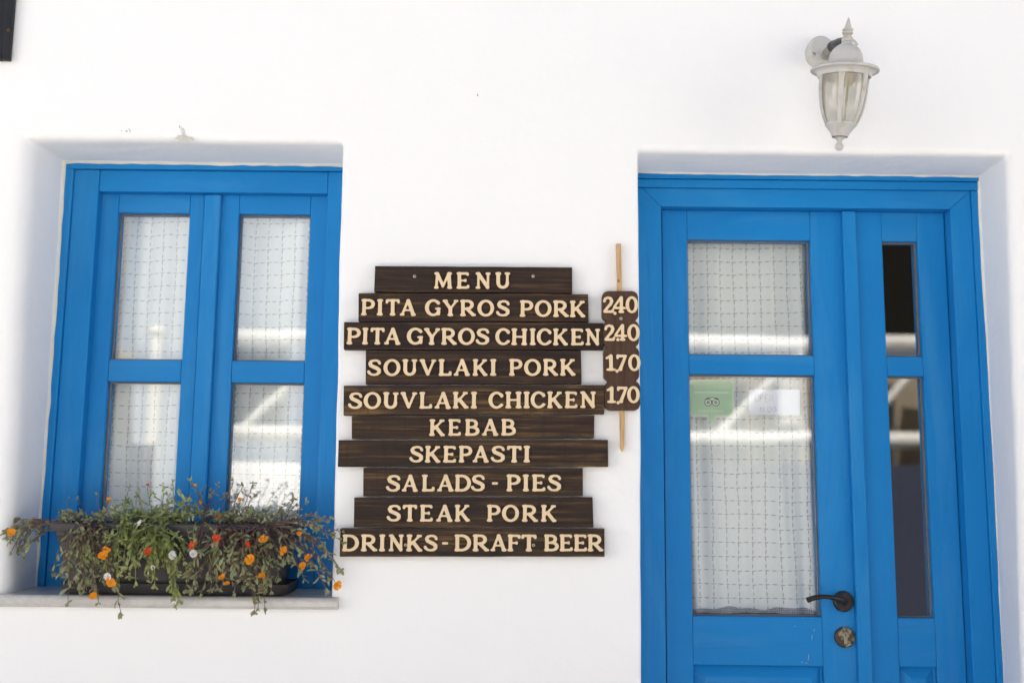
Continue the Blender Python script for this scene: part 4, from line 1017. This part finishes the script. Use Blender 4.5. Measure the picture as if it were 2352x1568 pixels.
# right plant
for k in range(64):
    x = r.gauss(1440, 150); x = min(max(x, 1130), 1760); y = r.uniform(1040, 1300)
    PR.stem(soil(r.uniform(1240, 1640)), tipz(x, y, r.uniform(-.07, -.03)), True, 9, .0014, .0135, .45)
for (x, y) in ((1500, 1430), (1520, 1405), (1560, 1400), (1380, 1320), (1180, 1320), (1130, 1310), (1280, 1290), (1600, 1310), (1240, 1300), (1490, 1340), (1090, 1300)): PR.stem(soil(r.uniform(1300, 1560)), tipz(x, y, -.05), True, 11, .0014, .013, .45)
for (x, y) in ((1950, 880), (1900, 875), (1925, 900), (1960, 965), (2020, 1020), (2010, 960), (1810, 790), (1730, 770), (1850, 860), (1880, 930), (1910, 1030), (1930, 1080), (1960, 1120), (2005, 1185), (1870, 1040), (1840, 1000), (1800, 1080), (1790, 1240), (1920, 1300), (1940, 1230), (1900, 1190), (1830, 1150), (1760, 1200), (1780, 950), (1820, 920)):
    PR.stem(soil(r.uniform(1500, 1690)), tipz(x, y, r.uniform(-.055, -.02)), y > 900, 9, .0014, .0125, .55)
for k in range(36): PR.stem(soil(r.uniform(1130, 1680)), tipz(r.uniform(1130, 1740), r.uniform(820, 900), r.uniform(-.01, .11)), False, 11, .0011, .0125, .3)
for (x, y) in ((1285, 680), (1375, 660), (1490, 675), (1430, 690), (1720, 765), (1240, 720), (1330, 740), (1500, 745), (1600, 815), (1740, 800), (1210, 700)): PR.stem(soil(x - r.uniform(40, 160)), tipz(x, y, r.uniform(.02, .08)), False, 7, .0013, .011, .55)
FY = -.068
for pl_, mt, lst in (
    (PL, OR, ((65, 967, .0125), (605, 1103, .0135), (630, 1060, .010), (652, 1257, .014), (543, 1330, .012), (640, 772, .008))),
    (PC, WH, ((828, 910, .0095), (1007, 1097, .0125), (1133, 1090, .0125), (637, 1222, .011), (905, 1170, .008), (1025, 1385, .008))),
    (PC, RED, ((873, 1080, .0125), (1140, 1040, .0125), (1275, 998, .0115), (870, 687, .006))),
    (PR, RED, ((1458, 1030, .0085), (1835, 855, .005))),
    (PR, OR, ((1280, 870, .011), (1552, 1008, .013), (1660, 1065, .0135), (1478, 1125, .016), (1820, 1115, .0125), (1785, 1162, .0125), (1553, 1220, .0145), (1312, 1232, .0125), (1335, 1270, .010), (1983, 1273, .0135), (1152, 690, .007), (1190, 780, .008), (1408, 768, .007), (1760, 972, .008)))):
    for (x, y, sz) in lst:
        up_ = y < 900; Y_ = (.04 if up_ else (FY if x < 1700 and x > 250 else -.045)); p = tipz(x, y, Y_)
        pl_.stem(soil(min(max(x + r.uniform(-70, 70), 420), 1640)), p + Vector((0, .003, -.002)), not up_, 6, .0012, .011, .4, False, False)
        pl_.flower(p, mt, sz, None, .35 if sz < .009 else 0.0)
for pl_ in (PL, PC, PR): pl_.done()

# ------------------------------------------------------------------ across the street: what the panes mirror
WSTEEL = mat_simple("white_painted_steel", (0.66, 0.655, 0.62), 0.45, 0.4, 0, .05, 8, 0.05)
REED = mat_simple("dark_timber_canopy", (0.012, 0.011, 0.009), 0.9, 0.1, 0, .2, 12, 0.3, .01, (1, 1, 6))
SLATE = mat_simple("slate_blue_canvas", (0.040, 0.047, 0.078), 0.85, 0.2, 0, .06, 6, 0.1)
BEIGE = mat_simple("beige_render", (0.34, 0.29, 0.22), 0.9, 0.2, 0, .1, 3, 0.2, .01)
tr = tag(empty("white_truss", (0, -5, 0)), "white tubular steel truss mirrored in the window and door glass", "truss")
yT, zc1, zc2 = -5.0, 2.46, 1.69
m = MB(); m.tube([(-2.4, yT, zc1), (6.4, yT, zc1)], .065, 16); m.build("upper_chord", WSTEEL, tr); m = MB(); m.tube([(-2.4, yT, zc2), (6.4, yT, zc2)], .065, 16); m.build("lower_chord", WSTEEL, tr)
for k, x in enumerate((-2.15, -.5, .55, 1.6, 2.65, 3.7, 4.75)):
    m = MB(); m.tube([(x, yT, zc2), (x + .78, yT, zc1)], .035, 12); m.build("brace", WSTEEL, tr)
for x in (-2.38, .55, 3.9, 6.38): m = MB(); m.tube([(x, yT, 0), (x, yT, zc1)], .055, 14); m.build("post", WSTEEL, tr)
cn = tag(empty("timber_canopy", (4, -6.5, 2.7)), "dark timber canopy mirrored above the truss in the door glass", "canopy")
m = MB(); m.box(.9, 6.6, 2.56, 3.75, -5.6, -5.5, .01); m.build("fascia", REED, cn); m = MB(); m.box(.9, 6.6, 3.75, 3.85, -9.4, -5.4, .01); m.build("roof_deck", REED, cn)
for x in (1.0, 3.8, 6.5): m = MB(); m.box(x - .07, x + .07, 0, 3.75, -9.3, -9.16, .01); m.build("post", REED, cn)
wsn = tag(empty("canvas_windbreak", (4, -4.6, 0)), "slate blue canvas windbreak mirrored low in the door glass", "windbreak")
m = MB(); m.box(.75, 6.6, .05, 1.49, -4.62, -4.58, .01); m.build("canvas", SLATE, wsn)
for x in (.8, 2.7, 4.6, 6.5): m = MB(); m.tube([(x, -4.66, 0), (x, -4.66, 1.46)], .03, 10); m.build("post", WSTEEL, wsn)
pw = MB(); pw.box(-2.85, .3, 0, 1.5, -6.6, -6.4, .02); tag(pw.build("parapet_wall", PLASTER), "low white parapet wall mirrored in the window panes", "wall")
oh = tag(empty("terrace_house", (0, -12, 0)), "pale house across the street mirrored faintly in the panes", "house")
m = MB(); m.box(-14, 12, 0, 3.15, -15, -11.5, .03); m.build("wall", BEIGE, oh)
for x in np.arange(-12.5, 11, 2.1): m = MB(); m.box(x, x + 1.15, .6, 2.75, -11.5, -11.44, .01); m.build("window", DARKM, oh)

for x in np.arange(-13.2, 11.5, 2.1): m = MB(); m.box(x, x + .3, 0, 3.1, -11.0, -10.7, .02); m.build("column", WSTEEL, oh)
sb = tag(empty("canvas_windbreak", (-4, -4.6, 0)), "slate canvas windbreak mirrored below the lone pole in the window casement farther from the menu", "windbreak")
m = MB(); m.box(-5.5, -2.66, .05, 1.60, -4.62, -4.58, .01); m.build("canvas", SLATE, sb)
for x in (-5.4, -2.72): m = MB(); m.tube([(x, -4.66, 0), (x, -4.66, 1.57)], .03, 10); m.build("post", WSTEEL, sb)
po = MB(); po.tube([(-2.9, -5.2, 0), (-2.9, -5.2, 2.52)], .05, 14); po.lathe([(.05, 0), (.075, .01), (.075, .04), (.03, .07), (.0001, .075)], Matrix.Translation((-2.9, -5.2, 2.52)), 14); tag(po.build("white_pole", WSTEEL), "lone white pole mirrored in the window casement farther from the menu", "pole")
wh = tag(empty("white_bounce_house", (12, -7, 0)), "unseen tall white house added across the street beyond the canopy to bounce light", "house")  # sunlit white block out of view, added to brighten the window reveal
m = MB(); m.box(7.6, 17, 0, 6.2, -13, -6.2, .03); m.build("wall", PLASTER, wh)
for x in (9.0, 11.4, 13.8): m = MB(); m.box(x, x + .9, 3.4, 4.9, -6.2, -6.15, .01); m.build("window", BLUE_V, wh)

wh2 = tag(empty("white_bounce_house", (-12, -7, 0)), "unseen tall white house added beyond the slate windbreak and lone pole to bounce light", "house")  # second unseen block, added to bounce sunlight onto the door reveal
m = MB(); m.box(-17, -6.2, 0, 6.0, -13, -6.4, .03); m.build("wall", PLASTER, wh2)
for x in (-8.2, -10.9, -13.6): m = MB(); m.box(x, x + .9, 3.2, 4.8, -6.4, -6.35, .01); m.build("window", BLUE_V, wh2)

gh = tag(empty("grey_house", (-2, -10, 0)), "pale blue-grey house wall mirrored in the upper window panes", "house")
m = MB(); m.box(-4.7, .8, 0, 6.5, -11.2, -9.6, .03); m.build("wall", mat_simple("pale_blue_grey_render", (0.30, 0.335, 0.40), 0.9, 0.2, 0, .08, 2, 0.2, .01), gh)
for x in (-3.6, -.9): m = MB(); m.box(x, x + .8, 2.0, 3.2, -9.6, -9.55, .01); m.build("window", DARKM, gh)
